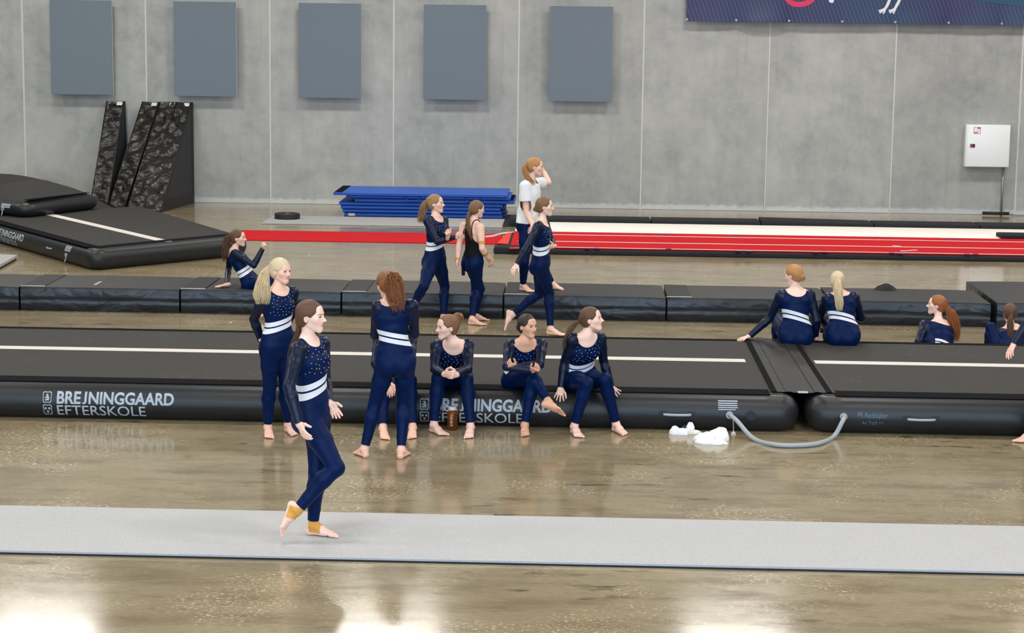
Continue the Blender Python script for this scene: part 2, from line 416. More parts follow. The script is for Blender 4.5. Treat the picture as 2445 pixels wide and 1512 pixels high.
def handle(inf, px, py, t, e=0):
    p = A(px, py, YF); d = p[0]-inf.C[0][0]; z = p[2]
    P = [inf.side(e, d+k, z, o) for k, o in ((-.12, .004), (-.10, .02), (0, .032), (.10, .02), (.12, .004))]
    h = mesh('handle', *tube(catmull(P, 4), .012, 8), M['hose'], t, smooth=True)
    for k in (-.13, .13): mesh('handle_patch', *inf.ribbon(e, d+k-.035, d+k+.035, z-.03, z+.03, .003, 3, 1), M['black'], h)
handle(inf1, 1617, 990, tr1); handle(inf2, 2200, 1002, tr2)
def ringdisc(c, nrmv, r, rin, depth, mat, parent, name, n=18):
    nv = nrm(nrmv); u = nrm(np.cross(nv, [0, 0, 1])); v = np.cross(u, nv); V = []; F = []
    for (rr, dd) in ((r, 0), (r, depth), (rin, depth*1.1), (rin*.9, depth*.3)):
        for k in range(n): a = 2*math.pi*k/n; V.append(np.array(c)+u*rr*math.cos(a)+v*rr*math.sin(a)+nv*dd)
    for j in range(3):
        for k in range(n): F.append((j*n+k, j*n+(k+1) % n, (j+1)*n+(k+1) % n, (j+1)*n+k))
    F.append(tuple(range(3*n, 4*n)))
    return mesh(name, V, F, mat, parent, smooth=False)
def on_front(inf, px, py, out=0.0):
    p = A(px, py, YF); return inf.side(0, p[0]-inf.C[0][0], p[2], out)
ringdisc(on_front(inf1, 1793, 992), (0, -1, .1), .045, .028, .012, M['black'], tr1, 'air_valve')
p1 = on_front(inf1, 1742, 991); p2 = on_front(inf2, 2014, 995)
ringdisc(p1, (0, -1, .0), .034, .02, .02, M['hose'], tr1, 'hose_port'); ringdisc(p2, (0, -1, .0), .034, .02, .02, M['hose'], tr2, 'hose_port')
# printed instruction label: a few text bars
for k in range(5):
    pz = A(1715, 958+k*4.6, YF); d = pz[0]-inf1.C[0][0]; wdt = (A(1762, 960, YF)[0]-pz[0])
    mesh('care_label_bar', *inf1.ribbon(0, d, d+wdt*(1.0, .97, .98, 1.02, .9)[k], pz[2]-.011, pz[2]-.002, .003, 2, 1), M['print'], tr1)
V, F = text_vf('PE-Redskaber', .05, .27, bold=.01); d = A(2048, 995, YF)[0]-inf2.C[0][0]; stick_print(inf2, 0, V, F, d, A(2048, 998, YF)[2], 1, 1, M['print_dim'], tr2, 'maker_print')
V, F = text_vf('Air Track ++', .036, .19); stick_print(inf2, 0, V, F, d+.04, A(2048, 1014, YF)[2], 1, 1, M['print_dim'], tr2, 'maker_print')
# cord with a little white plug
z0 = p1[2]
plug = empty('valve_plug', (p1[0]+.03, YF-.06, 0), 'small white plug dangling on a thin cord below the hose port', 'plug')
mesh('cord', *tube([p1+[.02, -.03, -.02], (p1[0]+.03, YF-.05, z0-.05), (p1[0]+.035, YF-.06, .028)], .003, 5), M['rope'], plug)
mesh('stopper', *tube([(p1[0]+.035, YF-.06, .03), (p1[0]+.035, YF-.06, .018), (p1[0]+.035, YF-.06, .016), (p1[0]+.035, YF-.06, .0)], [.008, .012, .022, .024], 10), M['whiteline'], plug)
# hose
hp = [p1+[0, 0, 0], p1+[.01, -.05, .0], p1+[.06, -.13, -.03]]+[G(x, y, .022) for x, y in ((1800, 1048), (1850, 1062), (1905, 1064), (1955, 1059), (1990, 1043))]+[p2+[-.03, -.13, -.03], p2+[0, -.05, 0], p2]
for q in hp: q[2] = max(q[2], .021)
hz = mesh('air_hose', *tube(catmull(hp, 8), .0205, 12), M['hose'], None, smooth=True); tag(hz, 'thick grey air hose looping over the floor between the two air tracks', 'hose')

# connector mat bridging the seam
cm = empty('seam_cover', (2.08, (YF+YB)/2, 0), 'creased black cover strip bridging the gap between the air tracks', 'mat')
def ribbed(x0, x1, y0, y1, zc, amp, ny, sag):
    V = []; F = []; nx = 10
    for j in range(ny+1):
        y = y0+(y1-y0)*j/ny
        for i in range(nx+1):
            k = i/nx; zz = zc-sag*math.exp(-((k-.5)/.13)**2)*(1-.5*abs(j/ny-.5))+amp*math.sin(j*2.4+1.3*math.sin(j*.7))*(1-abs(2*k-1)**4)*(.4+.6*random.random())
            V.append((x0+(x1-x0)*k, y, zz))
    for j in range(ny):
        for i in range(nx): a = j*(nx+1)+i; F.append((a, a+1, a+nx+2, a+nx+1))
    b = len(V); n1 = nx+1
    return V, F
vin = vinyl('glossy_black_vinyl', srgb(10, 10, 10), srgb(18, 17, 17), .62, 7, (1, 3, 1), strength=.3)
M['gloss'] = vin
yc0, yc1 = YF+.22, YB-.06
mesh('cover_sheet', *ribbed(1.80, 2.38, yc0, yc1, ZT+.014, .0025, 120, .012), vin, cm, smooth=True)
for xa in (1.80, 2.30): box('velcro_edge', xa, xa+.05, yc0, yc1, ZT+.013, ZT+.019, M['velcro'], cm)
for xa in (1.93, 2.19): mesh('sewn_ridge', *ribbed(xa, xa+.055, yc0, yc1, ZT+.019, .003, 160, 0), M['gloss'], cm, smooth=True)
box('white_tag', 2.04, 2.13, yc0-.012, yc0+.04, ZT+.008, ZT+.016, M['print'], cm)

# ------------------------------------------------------------------ black landing mats in a row
def landing_mat(x0, x1, y0, y1, zt, label, right=False):
    t = empty('landing_mat', ((x0+x1)/2, (y0+y1)/2, 0), label, 'mat', 'black landing mats in the middle row')
    g = .012
    # cover: slightly slumped box built as a subdivided shell
    nx, ny = 16, 8; V = []; F = []
    def addgrid(f, nu, nv):
        b = len(V)
        for j in range(nv+1):
            for i in range(nu+1): V.append(f(i/nu, j/nv))
        for j in range(nv):
            for i in range(nu): a = b+j*(nu+1)+i; F.append((a, a+1, a+nu+2, a+nu+1))
    rnd = random.Random(int(x0*100)); ph = [rnd.uniform(0, 6) for _ in range(6)]
    xa, xb = x0+g, x1-g
    def top(u, v): return (xa+(xb-xa)*u, y0+(y1-y0)*v, zt-.010*(1-math.sin(math.pi*u)**.4)-.004*math.sin(5*u+ph[0])*math.sin(math.pi*v))
    def front(u, v):
        bulge = .02*math.sin(math.pi*v)+.006*math.sin(9*u+ph[1]+3*v)*math.sin(math.pi*v)*math.sin(math.pi*u)
        crease = .018*math.exp(-((v-.47)/.05)**2)
        return (xa+(xb-xa)*u, y0-bulge+crease, (zt-.010*(1-math.sin(math.pi*u)**.4)-.004*math.sin(5*u+ph[0])*0)*v)
    addgrid(top, nx, ny); mesh('top_cover', V, F, M['mattop'], t, smooth=True); V = []; F = []
    addgrid(front, nx, 14); fr = mesh('front_cover', V, F, M['matfront'], t, smooth=True)
    V = []; F = []
    addgrid(lambda u, v: (xb-(xb-xa)*u, y1+.01*math.sin(math.pi*v), zt*v-.010*v*(1-math.sin(math.pi*u)**.4)), nx, 4)
    addgrid(lambda u, v: (xb, y0+(y1-y0)*u, (zt-.010)*v), 6, 4); addgrid(lambda u, v: (xa, y1-(y1-y0)*u, (zt-.010)*v), 6, 4)
    mesh('side_cover', V, F, M['matfront'], t, smooth=True)
    # seam rope along the middle of the front and the top edge piping
    sm = mesh('front_seam', *tube([(xa+(xb-xa)*i/10, y0-.006, zt*.455+.004*math.sin(i*1.7+ph[2])) for i in range(11)], .006, 6), M['matfront'], t, smooth=True)
    mesh('edge_piping', *tube([(xa+(xb-xa)*i/10, y0+.002, zt-.012-.010*(1-math.sin(math.pi*i/10)**.4)) for i in range(11)], .007, 6), M['mattop'], t, smooth=True)
    # connecting flap that laps over the next mat
    if not right:
        fx = x0-.0
        V = [(fx-.02, y0+.02, zt+.006), (fx+.34, y0+.02, zt+.004), (fx+.34, y1-.02, zt+.004), (fx-.02, y1-.02, zt+.006)]
        box('joining_flap', x0+.01, x0+.30, y0+.03, y1-.02, zt-.002, zt+.006, M['gloss'], t)
        mesh('flap_hem', *tube([(x0+.0, y0+.03, zt+.002), (x0+.15, y0+.025, zt+.004), (x0+.31, y0+.03, zt+.004)], .006, 6), M['rope'], t, smooth=True)
    return t
pos = ['far left, cut by the left edge', 'second from the left, behind the printed air track', 'under the reclining girl', 'behind the girl walking with raised fists',
       'under the girl in the white shirt', 'right of the walking girl, clear top', 'behind the two girls seated with backs turned']
for i, x in enumerate((-8.88, -6.88, -4.88, -2.88, -.88, 1.12, 3.12)):
    x1 = x+2.0 if i < 6 else 5.08
    landing_mat(x, x1, 24.22, 25.36, .302, 'thick black vinyl landing mat '+pos[i])
landing_mat(5.10, 9.1, 24.06, 26.02, .335, 'wider black landing mat at the far right end of the row', True)
box_ = None
# chalk marks on second mat
tag(box('tape_mark', -6.02, -5.98, 24.45, 24.78, .3025, .304, M['greymat']), 'short grey tape mark on the second black landing mat', 'tape')
# black cloth heap on the row
def heap(name, c, rx, ry, h, mat, label, cat, seed, n=22, m=9, lump=.35):
    rnd = np.random.RandomState(seed); V = [(c[0], c[1], c[2]+h)]; F = []
    ph = rnd.uniform(0, 6.28, 8); am = rnd.uniform(.4, 1, 8)
    for j in range(1, m+1):
        k = j/m
        for i in range(n):
            a = 2*math.pi*i/n; f = 1+lump*(.5*am[0]*math.sin(3*a+ph[0])+.35*am[1]*math.sin(5*a+ph[1]))
            z = h*(1-k**1.8)*(1+lump*(math.sin(4*a+ph[2]+k*4)*.6+math.sin(7*a+ph[3])*.4+.5*math.sin(k*9+ph[4]))*min(1, 2.2*k*(1.2-k)))
            V.append((c[0]+rx*k*f*math.cos(a), c[1]+ry*k*f*math.sin(a), c[2]+max(z, 0)))
    for i in range(n): F.append((0, 1+i, 1+(i+1) % n))
    for j in range(m-1):
        for i in range(n): a = 1+j*n+i; b = 1+j*n+(i+1) % n; F.append((a, a+n, b+n, b))
    o = mesh(name, V, F, mat, None, smooth=True); tag(o, label, cat); return o
c = G(2112, 690, .30); heap('black_cloth', (c[0], c[1]-.12, .300), .15, .10, .085, M['cloth_black'], 'crumpled black cloth lying on the back edge of the mat row', 'cloth', 8, 26, 10, .16)

# ------------------------------------------------------------------ small things near the hose
def crumple(name, px, py, rx, ry, h, mat, label, cat, seed, parts):
    t = empty(name, tuple(G(px, py)), label, cat)
    for k, (dx, dy, sx, sy, sh) in enumerate(parts):
        c = G(px+dx, py+dy); V = []; F = []; rnd = np.random.RandomState(seed+k); ph = rnd.uniform(0, 6.3, 12); n, m = 30, 12
        for j in range(m+1):
            th = math.pi*.5*j/m
            for i in range(n):
                a = 2*math.pi*i/n
                f = 1+.16*math.sin(3*a+ph[0])+.12*math.sin(5*a+ph[1]+2*th)+.07*math.sin(11*a+ph[2]+5*th)
                z = math.cos(th)**.7*(1+.16*math.sin(2*a+ph[3])+.07*math.sin(5*a+ph[4]+4*th)+.10*math.sin(5*th+ph[5])*math.sin(th))
                V.append((c[0]+sx*math.sin(th)**.7*f*math.cos(a), c[1]+sy*math.sin(th)**.7*f*math.sin(a), max(sh*z, 0)+.001))
        for j in range(m):
            for i in range(n): a = j*n+i; b = j*n+(i+1) % n; F.append((a, a+n, b+n, b))
        mesh('fold', V, F, mat, t, smooth=True)
    return t
crumple('white_shirt', 1700, 1052, 0, 0, 0, M['cloth_white'], 'crumpled white cotton shirt on the floor beside the hose', 'clothing', 11,
        [(-6, 3, .12, .09, .075), (-26, 4, .07, .07, .05), (18, -2, .085, .08, .095), (5, 8, .11, .06, .035)])
sk = crumple('white_socks', 1625, 1036, 0, 0, 0, M['cloth_white'], 'pair of rolled white socks with a dark patch left of the white shirt', 'clothing', 31,
        [(-14, 0, .05, .05, .06), (2, 2, .07, .035, .05), (22, -1, .04, .05, .085)])
c = G(1632, 1031); mesh('dark_patch', *tube([c+[-.02, -.03, .03], c+[0, -.035, .055], c+[.015, -.03, .07]], [.012, .016, .01], 8), M['navy'], sk, smooth=True)
crumple('twisted_sock', 1660, 1036, 0, 0, 0, M['cloth_white'], 'thin twisted white sock end between socks and shirt', 'clothing', 51, [(0, 0, .06, .03, .03)])
# bottle
def lathe(prof, c, n=24):
    V = []; F = []
    for r, z in prof:
        for k in range(n): a = 2*math.pi*k/n; V.append((c[0]+r*math.cos(a), c[1]+r*math.sin(a), c[2]+z))
    for j in range(len(prof)-1):
        for k in range(n): F.append((j*n+k, j*n+(k+1) % n, (j+1)*n+(k+1) % n, (j+1)*n+k))
    F.append(tuple(range(n-1, -1, -1))); F.append(tuple(range((len(prof)-1)*n, len(prof)*n)))
    return V, F
am = NT('amber_plastic'); M['amber'] = am.set(color=srgb(240, 150, 60), rough=.06, trans=.9, ior=1.3)
cb = G(1080, 1027); bt = empty('water_bottle', tuple(cb), 'translucent amber drinking bottle with white screw lid between two feet', 'bottle')
bo = mesh('bottle_body', *lathe([(.040, 0), (.045, .006), (.045, .150), (.044, .165), (.036, .182), (.034, .19)], cb), M['amber'], bt, smooth=True)
mesh('lid', *lathe([(.037, .186), (.038, .190), (.038, .212), (.034, .217)], cb), M['white_metal'], bt, smooth=False)
ang = [math.pi*(.2+1.5*k/12) for k in range(13)]
mesh('lid_loop', *tube([cb+[-.045+.022*math.cos(a), -.01, .198+.022*math.sin(a)] for a in ang], .0045, 6), M['white_metal'], bt, smooth=True)
for k in range(7):
    z = .045+k*.016; wd = (.5, .35, .6, .3, .55, .4, .3)[k]; V = []; F = []
    for i in range(6):
        a = -math.pi/2-.15+wd*(i/5-.5)
        for zz in (z, z+.008): V.append((cb[0]+.0456*math.cos(a), cb[1]+.0456*math.sin(a), zz))
    for i in range(5): F.append((2*i, 2*i+2, 2*i+3, 2*i+1))
    mesh('scale_print', V, F, M['print'], bo)

# ------------------------------------------------------------------ grey runner in front
rn = empty('carpet_runner', (0, 13.8, 0), 'long light grey felt runner laid across the floor in front', 'carpet')
box('felt_top', -9, 9, 13.17, 14.40, .006, .028, M['runner'], rn, .004, 1)
box('dark_backing', -9, 9, 13.155, 14.395, .0, .010, M['blackfoam'], rn)
# stray bits
def bit(name, px, py, sx, sy, z, mat, label, cat, rot=0):
    c = G(px, py, z); o = box(name, -sx, sx, -sy, sy, 0, .006, mat); o.location = (c[0], c[1], z); o.rotation_euler = (0, 0, rot); bev(o, .002, 1); tag(o, label, cat); return o
st = G(1205, 1232); o = mesh('thin_strap', *tube([st+[-.08, .01, .004], st+[-.02, -.004, .004], st+[.03, .0, .004], st+[.08, -.01, .004]], .004, 6), M['black'], None, smooth=True); tag(o, 'thin dark strap lying just behind the grey runner', 'strap')
bit('paper_scrap', 551, 770, .018, .012, 0, M['whiteline'], 'small white paper scrap on the floor left of the blonde girl', 'scrap')
bit('paper_scrap', 738, 610, .012, .01, 0, M['whiteline'], 'tiny white scrap on the floor below the red carpet', 'scrap')

# ------------------------------------------------------------------ back area: red tumbling track
rt = empty('tumbling_track', (4, 32.1, 0), 'long red carpeted tumbling track with three white lines and black edge', 'track')
XR = A(1222, 575, 32)[0]
box('foam_base', XR-.05, 13, 30.93, 33.36, 0, .075, M['blackfoam'], rt, .02)
box('red_carpet', XR, 13, 31.02, 33.30, .075, .105, M['red'], rt, .006, 1)
for y in (560.5, 576.5, 590.5):
    c = G(1330, y, .105); box('white_line', XR+.1, 13, c[1]-.035, c[1]+.035, .105, .1065, M['whiteline'], rt)
for px, py in ((1571, 560), (1587, 560), (1743, 563), (1759, 563), (2256, 571), (2278, 571), (1401, 593), (1424, 593), (1596, 594.5), (1762, 599), (1787, 599.5), (1948, 602), (1969, 602), (2130, 604), (2150, 605), (2310, 607), (2330, 607)):
    c = G(px, py, .106); box('blue_joint_tape', c[0]-.045, c[0]+.045, c[1]-.05, c[1]+.05, .1055, .1075, M['bluedark'], rt)
for px, py, a in ((2141, 588, -.6), (2160, 599.5, .3), (2180, 598, .5)):
    c = G(px, py, .107); o = box('tape_scrap', -.07, .07, -.03, .03, 0, .004, M['whiteline']); o.location = (c[0], c[1], .107); o.rotation_euler = (0, 0, a); tag(o, 'white tape scrap on the red track, '+{2141: 'longest and furthest left', 2160: 'middle small one', 2180: 'rightmost small one'}[px], 'tape')
eb = box('end_block', XR-.25, XR+.2, 30.9, 31.25, 0, .11, M['blackfoam'], None, .03); tag(eb, 'small grey foam block at the left end of the red track', 'foam block')
# loose red mat lapping over the end of the track
cs = [G(1188, 580, .03), G(1212, 556, .03), G(1247, 553, .12), G(1243, 592, .12), G(1216, 592, .11), G(1216, 582, .06)]
o = mesh('red_flap', [c for c in cs]+[c-[0, 0, .015] for c in cs], [(0, 5, 4, 3, 2, 1), (6, 7, 8, 9, 10, 11)]+[(k, (k+1) % 6, 6+(k+1) % 6, 6+k) for k in range(6)], M['red2'], None); tag(o, 'bright orange-red flap mat lapped over the left end of the tumbling track', 'mat')
rc = box('red_carpet_strip', -5.75, XR-.2, 32.18, 33.62, 0, .014, M['red'], None, .004, 1); tag(rc, 'thin plain red carpet strip leading up to the tumbling track', 'carpet')
ca = [G(x, y, .02) for x, y in ((1160, 566), (1178, 564), (1195, 559), (1212, 557), (1228, 556))]
o = mesh('white_cable', *tube(catmull(ca, 5), .02, 7), M['rope'], None, smooth=True); tag(o, 'white cable lying across the end of the red carpet strip', 'cable')
rw = box('white_runway', XR-.0, 13, 33.42, 34.92, 0, .10, M['runway'], None, .012); tag(rw, 'long cream white runway mat behind the red tumbling track', 'mat')
bx = [1290, 1554, 1814, 2083, 2335, 2600, 2870]
names = ['behind the girl in white shirt', 'second from the blue stack', 'third along, with raised left end', 'fourth along, near the white cabinet', 'last, below the wall pipe', 'far right, outside the picture']
for i in range(5):
    xa = A(bx[i], 525, 35.2)[0]; xb = A(bx[i+1], 525, 35.2)[0]
    if i == 0: xa = XR-.15
    if i == 4: xb = 10.5
    t = empty('edge_mat', ((xa+xb)/2, 35.25, 0), 'flat black foam edge mat behind the white runway, '+names[i], 'mat', 'black edge mats behind the white runway')
    dz = (.0, .0, .03, .0, .0)[i]
    V, F = box_vf(xa+.01, xb-.01, 34.95, 35.60, 0, .15); V = [(x, y, z+(dz if (z > .1 and x < (xa+xb)/2) else 0)) for x, y, z in V]
    o = mesh('foam_body', V, F, M['blackfoam'], t); bev(o, .015)
    box('top_hem', xa+.03, xb-.03, 34.955, 34.99, .1495, .156+dz*.4, M['black'], t)
bkm = box('black_mat', -1.35, XR-.1, 34.9, 36.9, 0, .02, M['black'], None); tag(bkm, 'thin black mat on the floor between blue stack and white runway', 'mat')
o = box('black_wedge_end', A(2400, 566, 33)[0], 9.5, 33.3, 33.75, .1, .17, M['blackfoam'], None, .02); tag(o, 'black foam strip end on the white runway at the right edge', 'foam block')
# thin grey mat with a round black disc
tg = box('grey_mat', -5.54, -1.30, 34.72, 36.06, 0, .022, M['greymat'], None, .006, 1); tag(tg, 'thin pale grey mat in front of the blue stack', 'mat')
cdk = G(686, 522, .022); ds = empty('black_disc', tuple(cdk), 'round black rubber disc lying on the thin grey mat', 'disc')
mesh('rubber_ring', *lathe([(.215, 0), (.228, .012), (.228, .085), (.215, .098), (.16, .098), (.15, .088), (.05, .088)], cdk, 36), M['black'], ds)
mesh('hub', *lathe([(.04, .086), (.04, .096), (.03, .1)], cdk, 16), M['galv'], ds)

# ------------------------------------------------------------------ blue mats
bl = [(-4.27, -1.36, 36.32, 37.52, 0.000, .066), (-4.30, -1.38, 36.34, 37.54, .068, .134), (-4.33, -1.40, 36.32, 37.50, .136, .202), (-4.36, -1.36, 36.30, 37.52, .204, .27),
      (-4.06, -1.14, 36.25, 37.5, .272, .338), (-4.22, -1.22, 36.22, 37.5, .34, .40), (-4.44, -1.27, 36.10, 37.52, .405, .462)]
nm = ['lowest of the stack, with a white tag', 'second from the bottom', 'third from the bottom', 'fourth from the bottom', 'fifth, sticking out to the right', 'sixth, with carrying loops', 'topmost, smooth and sticking out to the left']
for i, (xa, xb, ya, yb, za, zb) in enumerate(bl):
    t = empty('blue_mat', ((xa+xb)/2, (ya+yb)/2, za), 'blue vinyl gym mat in the stack, '+nm[i], 'mat', 'blue gym mats stacked by the wall')
    V, F = [], []
    nx, ny = 14, 5; b0 = 0
    for s in (0, 1):
        for j in range(ny+1):
            for k in range(nx+1):
                u = k/nx; vv = j/ny; e = .012*math.sin(u*7+i)*math.sin(vv*3+i)
                inset = .008 if (j in (0, ny) or k in (0, nx)) else 0
                V.append((xa+(xb-xa)*u, ya+(yb-ya)*vv, (za+inset*.6 if s == 0 else zb-inset*.8+e*.3)))
    N = (nx+1)*(ny+1)
    for j in range(ny):
        for k in range(nx):
            a = j*(nx+1)+k; F.append((a, a+nx+1, a+nx+2, a+1)); a += N; F.append((a, a+1, a+nx+2, a+nx+1))
    for k in range(nx): F.append((k, k+1, N+k+1, N+k)); a = ny*(nx+1)+k; F.append((a+1, a, N+a, N+a+1))
    for j in range(ny): a = j*(nx+1); F.append((a+nx+1, a, N+a, N+a+nx+1)); a += nx; F.append((a, a+nx+1, N+a+nx+1, N+a))
    mesh('vinyl_body', V, F, M['blue'], t, smooth=False)
    mesh('piping', *tube([(xa+.01, ya-.002, zb-.012), (xb-.01, ya-.002, zb-.012)], .009, 6), M['blue'], t)
    mesh('piping', *tube([(xa+.01, ya-.002, za+.012), (xb-.01, ya-.002, za+.012)], .009, 6), M['bluedark'], t)
    if i in (4, 6): box('velcro_end', (xb-.16 if i == 4 else xa+.02), (xb-.02 if i == 4 else xa+.16), ya+.05, yb-.05, zb-.004, zb+.004, M['velcro'], t)
    if i == 0: box('white_tag', xa+.08, xa+.2, ya-.012, ya, za+.012, zb-.006, M['whiteline'], t)
    if i < 4: box('side_flap', xb-.002, xb+.06, ya+.25, yb-.2, za, zb, M['bluedark'], t, .01, 1)
    if i == 5:
        for lx in (-3.0, -1.9): mesh('carry_loop', *tube(catmull([(lx-.14, ya-.004, zb-.02), (lx-.1, ya-.03, zb-.07), (lx, ya-.035, zb-.085), (lx+.1, ya-.03, zb-.07), (lx+.14, ya-.004, zb-.02)], 4), .014, 6), M['blue'], t, smooth=True)

# ------------------------------------------------------------------ black wedges against the wall
def wedge(px0, px1, py, yawx, label, wid, top=1.95, lean=0.0):
    c0 = G(px0, py); c1 = G(px1, py+6); t = empty('wedge_mat', tuple((c0+c1)/2), label, 'wedge mat', 'black wedge mats standing by the wall')
    x0 = c0[0]; y0 = (c0[1]+c1[1])/2; d = nrm(np.array([yawx, WALL_Y-.06-y0, 0])); L = (WALL_Y-.06-y0)/d[1]; s = np.array([d[1], -d[0], 0]); P0 = np.array([x0, y0, 0])
    def pt(u, l, z): return P0+s*u*wid+d*l+np.array([lean*z, 0, z])
    n = 60; m = 8; V = []; F = []; rnd = np.random.RandomState(int(px0)); ph = rnd.uniform(0, 6, 6)
    for j in range(n+1):
        k = j/n
        for i in range(m+1):
            u = i/m; bul = (.026*math.sin(k*30+u*4+ph[0]+2*math.sin(k*9+ph[1]))+.018*math.sin(k*47-u*5+ph[2]))*math.sin(math.pi*u)**.5
            p = pt(u, L*.93*k, .03+(top-.03)*k); V.append(p+np.array([0, -1, .9])*bul*.8)
    for j in range(n):
        for i in range(m): a = j*(m+1)+i; F.append((a, a+1, a+m+2, a+m+1))
    mesh('slope_cover', V, F, M['wrinkle'], t, smooth=True)
    for u, nm_ in ((0, 'mesh_side'), (1, 'mesh_side')):
        poly = [pt(u, 0, 0), pt(u, L, 0), pt(u, L, top), pt(u, L*.93, top)]; mesh(nm_, poly, [(0, 1, 2, 3)], M['mesh'], t)
        cen = sum(poly)/4; out = s*(.004 if u else -.004); inn = [q+(cen-q)*(.22 if True else 0) for q in poly]
        V = [q+out for q in poly]+[q+out for q in inn]; mesh('side_border', V, [(k, (k+1) % 4, 4+(k+1) % 4, 4+k) for k in range(4)], M['black'], t)
        mesh('edge_seam', *tube([pt(u, 0, .02), pt(u, L*.93, top)], .012, 6), M['wrinkle'] if u == 0 else M['black'], t, smooth=True)
    mesh('top_cover', [pt(0, L*.93, top), pt(1, L*.93, top), pt(1, L, top), pt(0, L, top)], [(0, 1, 2, 3)], M['wrinkle'], t)
    mesh('base_cover', [pt(0, 0, 0), pt(1, 0, 0), pt(1, 0, .035), pt(0, 0, .035)], [(0, 1, 2, 3)], M['black'], t)
    a = [pt(.62, L*.93-.01, top-.03), pt(.95, L*.93-.01, top-.03), pt(.95, L*.93-.05, top-.09), pt(.62, L*.93-.05, top-.09)]; mesh('white_tag', [q+np.array([0, -.02, .02]) for q in a], [(3, 2, 1, 0)], M['whiteline'], t)
    for k in (.2, .82):
        q = [pt(.55, L*.93*kk, .03+(top-.03)*kk)+np.array([0, -o_, o_]) for kk, o_ in ((k-.04, .012), (k-.02, .04), (k+.02, .04), (k+.04, .012))]
        mesh('strap_handle', *tube(catmull(q, 4), .018, 6), M['black'], t, smooth=True)
wedge(222, 257, 492, .12, 'black vinyl wedge mat standing alone, leftmost of the four by the wall', .34, lean=-.01)
wedge(265, 303, 494, .45, 'black wedge mat, left one of the three pressed together', .355)
wedge(309, 347, 501, .33, 'black wedge mat, middle one of the three pressed together', .325)
wedge(349, 388, 504, .245, 'black wedge mat, right one of the three, mesh side showing', .325)

# ------------------------------------------------------------------ air floor at the left with a slack bag on it
C0 = np.array([-6.90, 27.98]); C1 = np.array([-5.00, 30.12]); C2 = C1+5.2*nrm([-.50, .866]); C3 = C0+5.6*nrm([-.585, .81])
af = empty('air_floor', ((C0[0]+C2[0])/2, (C0[1]+C2[1])/2, 0), 'large black inflatable air floor lying askew at the left', 'air floor')
iaf = Inflatable([C0, C1, C2, C3], .31, .14, .2); iaf.build(af, M['trackside'], M['tracktop'])
def strip_on_top(pa, pb, wdt, z, mat, parent, name):
    pa = np.array(pa); pb = np.array(pb); d = nrm(pb-pa); nn = np.array([-d[1], d[0]])*wdt/2
    V = [(*(pa-nn), z), (*(pb-nn), z), (*(pb+nn), z), (*(pa+nn), z)]; V += [(x, y, zz-.004) for x, y, zz in V]
    return mesh(name, V, [(0, 1, 2, 3), (4, 5, 1, 0), (5, 6, 2, 1), (6, 7, 3, 2), (7, 4, 0, 3)], mat, parent)
pl = G(143, 518, .315)[:2]; pr = G(398, 577, .315)[:2]
strip_on_top(pl+(pl-pr)*.5, pr, .17, .317, M['whiteline'], af, 'centre_line')
e0 = C0-C1; mid = (C0+C1+C2+C3)/4
strip_on_top(C0*.99+mid*.01+nrm(mid-C0)*.30+nrm(C3-C0)*.05, C3+nrm(mid-C3)*.30, .20, .318, M['velcro'], af, 'velcro_strip')
strip_on_top(C0+nrm(mid-C0)*.30, C1+nrm(mid-C1)*.30, .20, .318, M['velcro'], af, 'velcro_strip')
V, F = iaf.ribbon(0, .25, 2.65, .262, .292, .004, 3, 8); mesh('side_piping', V, F, M['mattop'], af)
Ls = np.linalg.norm(C3-C0)
V, F = name_vf(.105, 1.25); d0 = Ls-2.75-1.25; stick_print(iaf, 3, V, F, d0, .15, 1, 1, M['print'], af, 'name_print')
V, F = text_vf('EFTERSKOLE', .09, .95, bold=.004); stick_print(iaf, 3, V, F, d0, .045, 1, 1, M['print'], af, 'name_print')
for k in range(4): mesh('care_label_bar', *iaf.ribbon(3, Ls-1.05, Ls-.83, .255-k*.02, .268-k*.02, .003, 2, 1), M['print'], af)
pv = iaf.side(3, Ls-.94, .14, .01); ringdisc(pv, (iaf.nm[3][0], iaf.nm[3][1], 0), .03, .018, .02, M['hose'], af, 'air_valve')
mesh('valve_cord', *tube([pv, pv+[iaf.nm[3][0]*.03, iaf.nm[3][1]*.03, -.1]], .006, 6), M['rope'], af)
q = [iaf.side(3, Ls-1.65+k, .17, o_) for k, o_ in ((-.1, .004), (0, .03), (.1, .004))]; mesh('handle', *tube(catmull(q, 4), .012, 6), M['hose'], af, smooth=True)
# slack, half inflated bag on top
sb = empty('air_bag', tuple(G(80, 515, .31)), 'half inflated black air mat slumped on top of the air floor', 'air mat')
pA = G(60, 522, .315)[:2]; pB = G(236, 500, .315)[:2]; pC = pB+np.array([-1.3, 2.3]); pD = pA+np.array([-1.6, 2.2]); pE = pA+np.array([-.95, .75])
class Slack(Inflatable): pass
ib = Slack([pA, pB, pC, pD, pE], .24, .13, .22, z0=.318); ts = ib.build(sb, M['trackside'], M['tracktop'])
rg = ib.ring(.13*.99, .318+.24); cen = np.mean(rg, axis=0); nr = 9; V = []; F = []; mr = len(rg)
def dome(p, k): a_ = math.atan2(p[1]-cen[1], p[0]-cen[0]); return .318+.243+(.20*(1-k**2.2)+.02*math.sin(3*a_+2)*math.sin(math.pi*k))
for j in range(nr+1):
    k = 1-j/nr*.999
    for p_ in rg: q_ = cen+(np.array(p_)-cen)*k; V.append((q_[0], q_[1], dome(p_, k)))
for j in range(nr):
    for i in range(mr): F.append((j*mr+i, j*mr+(i+1) % mr, (j+1)*mr+(i+1) % mr, (j+1)*mr+i))
mesh('slack_top', V, F, M['tracktop'], sb, smooth=True)
strip_on_top(pA+nrm(pC-pA)*.24, pB+nrm(pD-pB)*.22, .14, .600, M['velcro'], sb, 'velcro_strip')
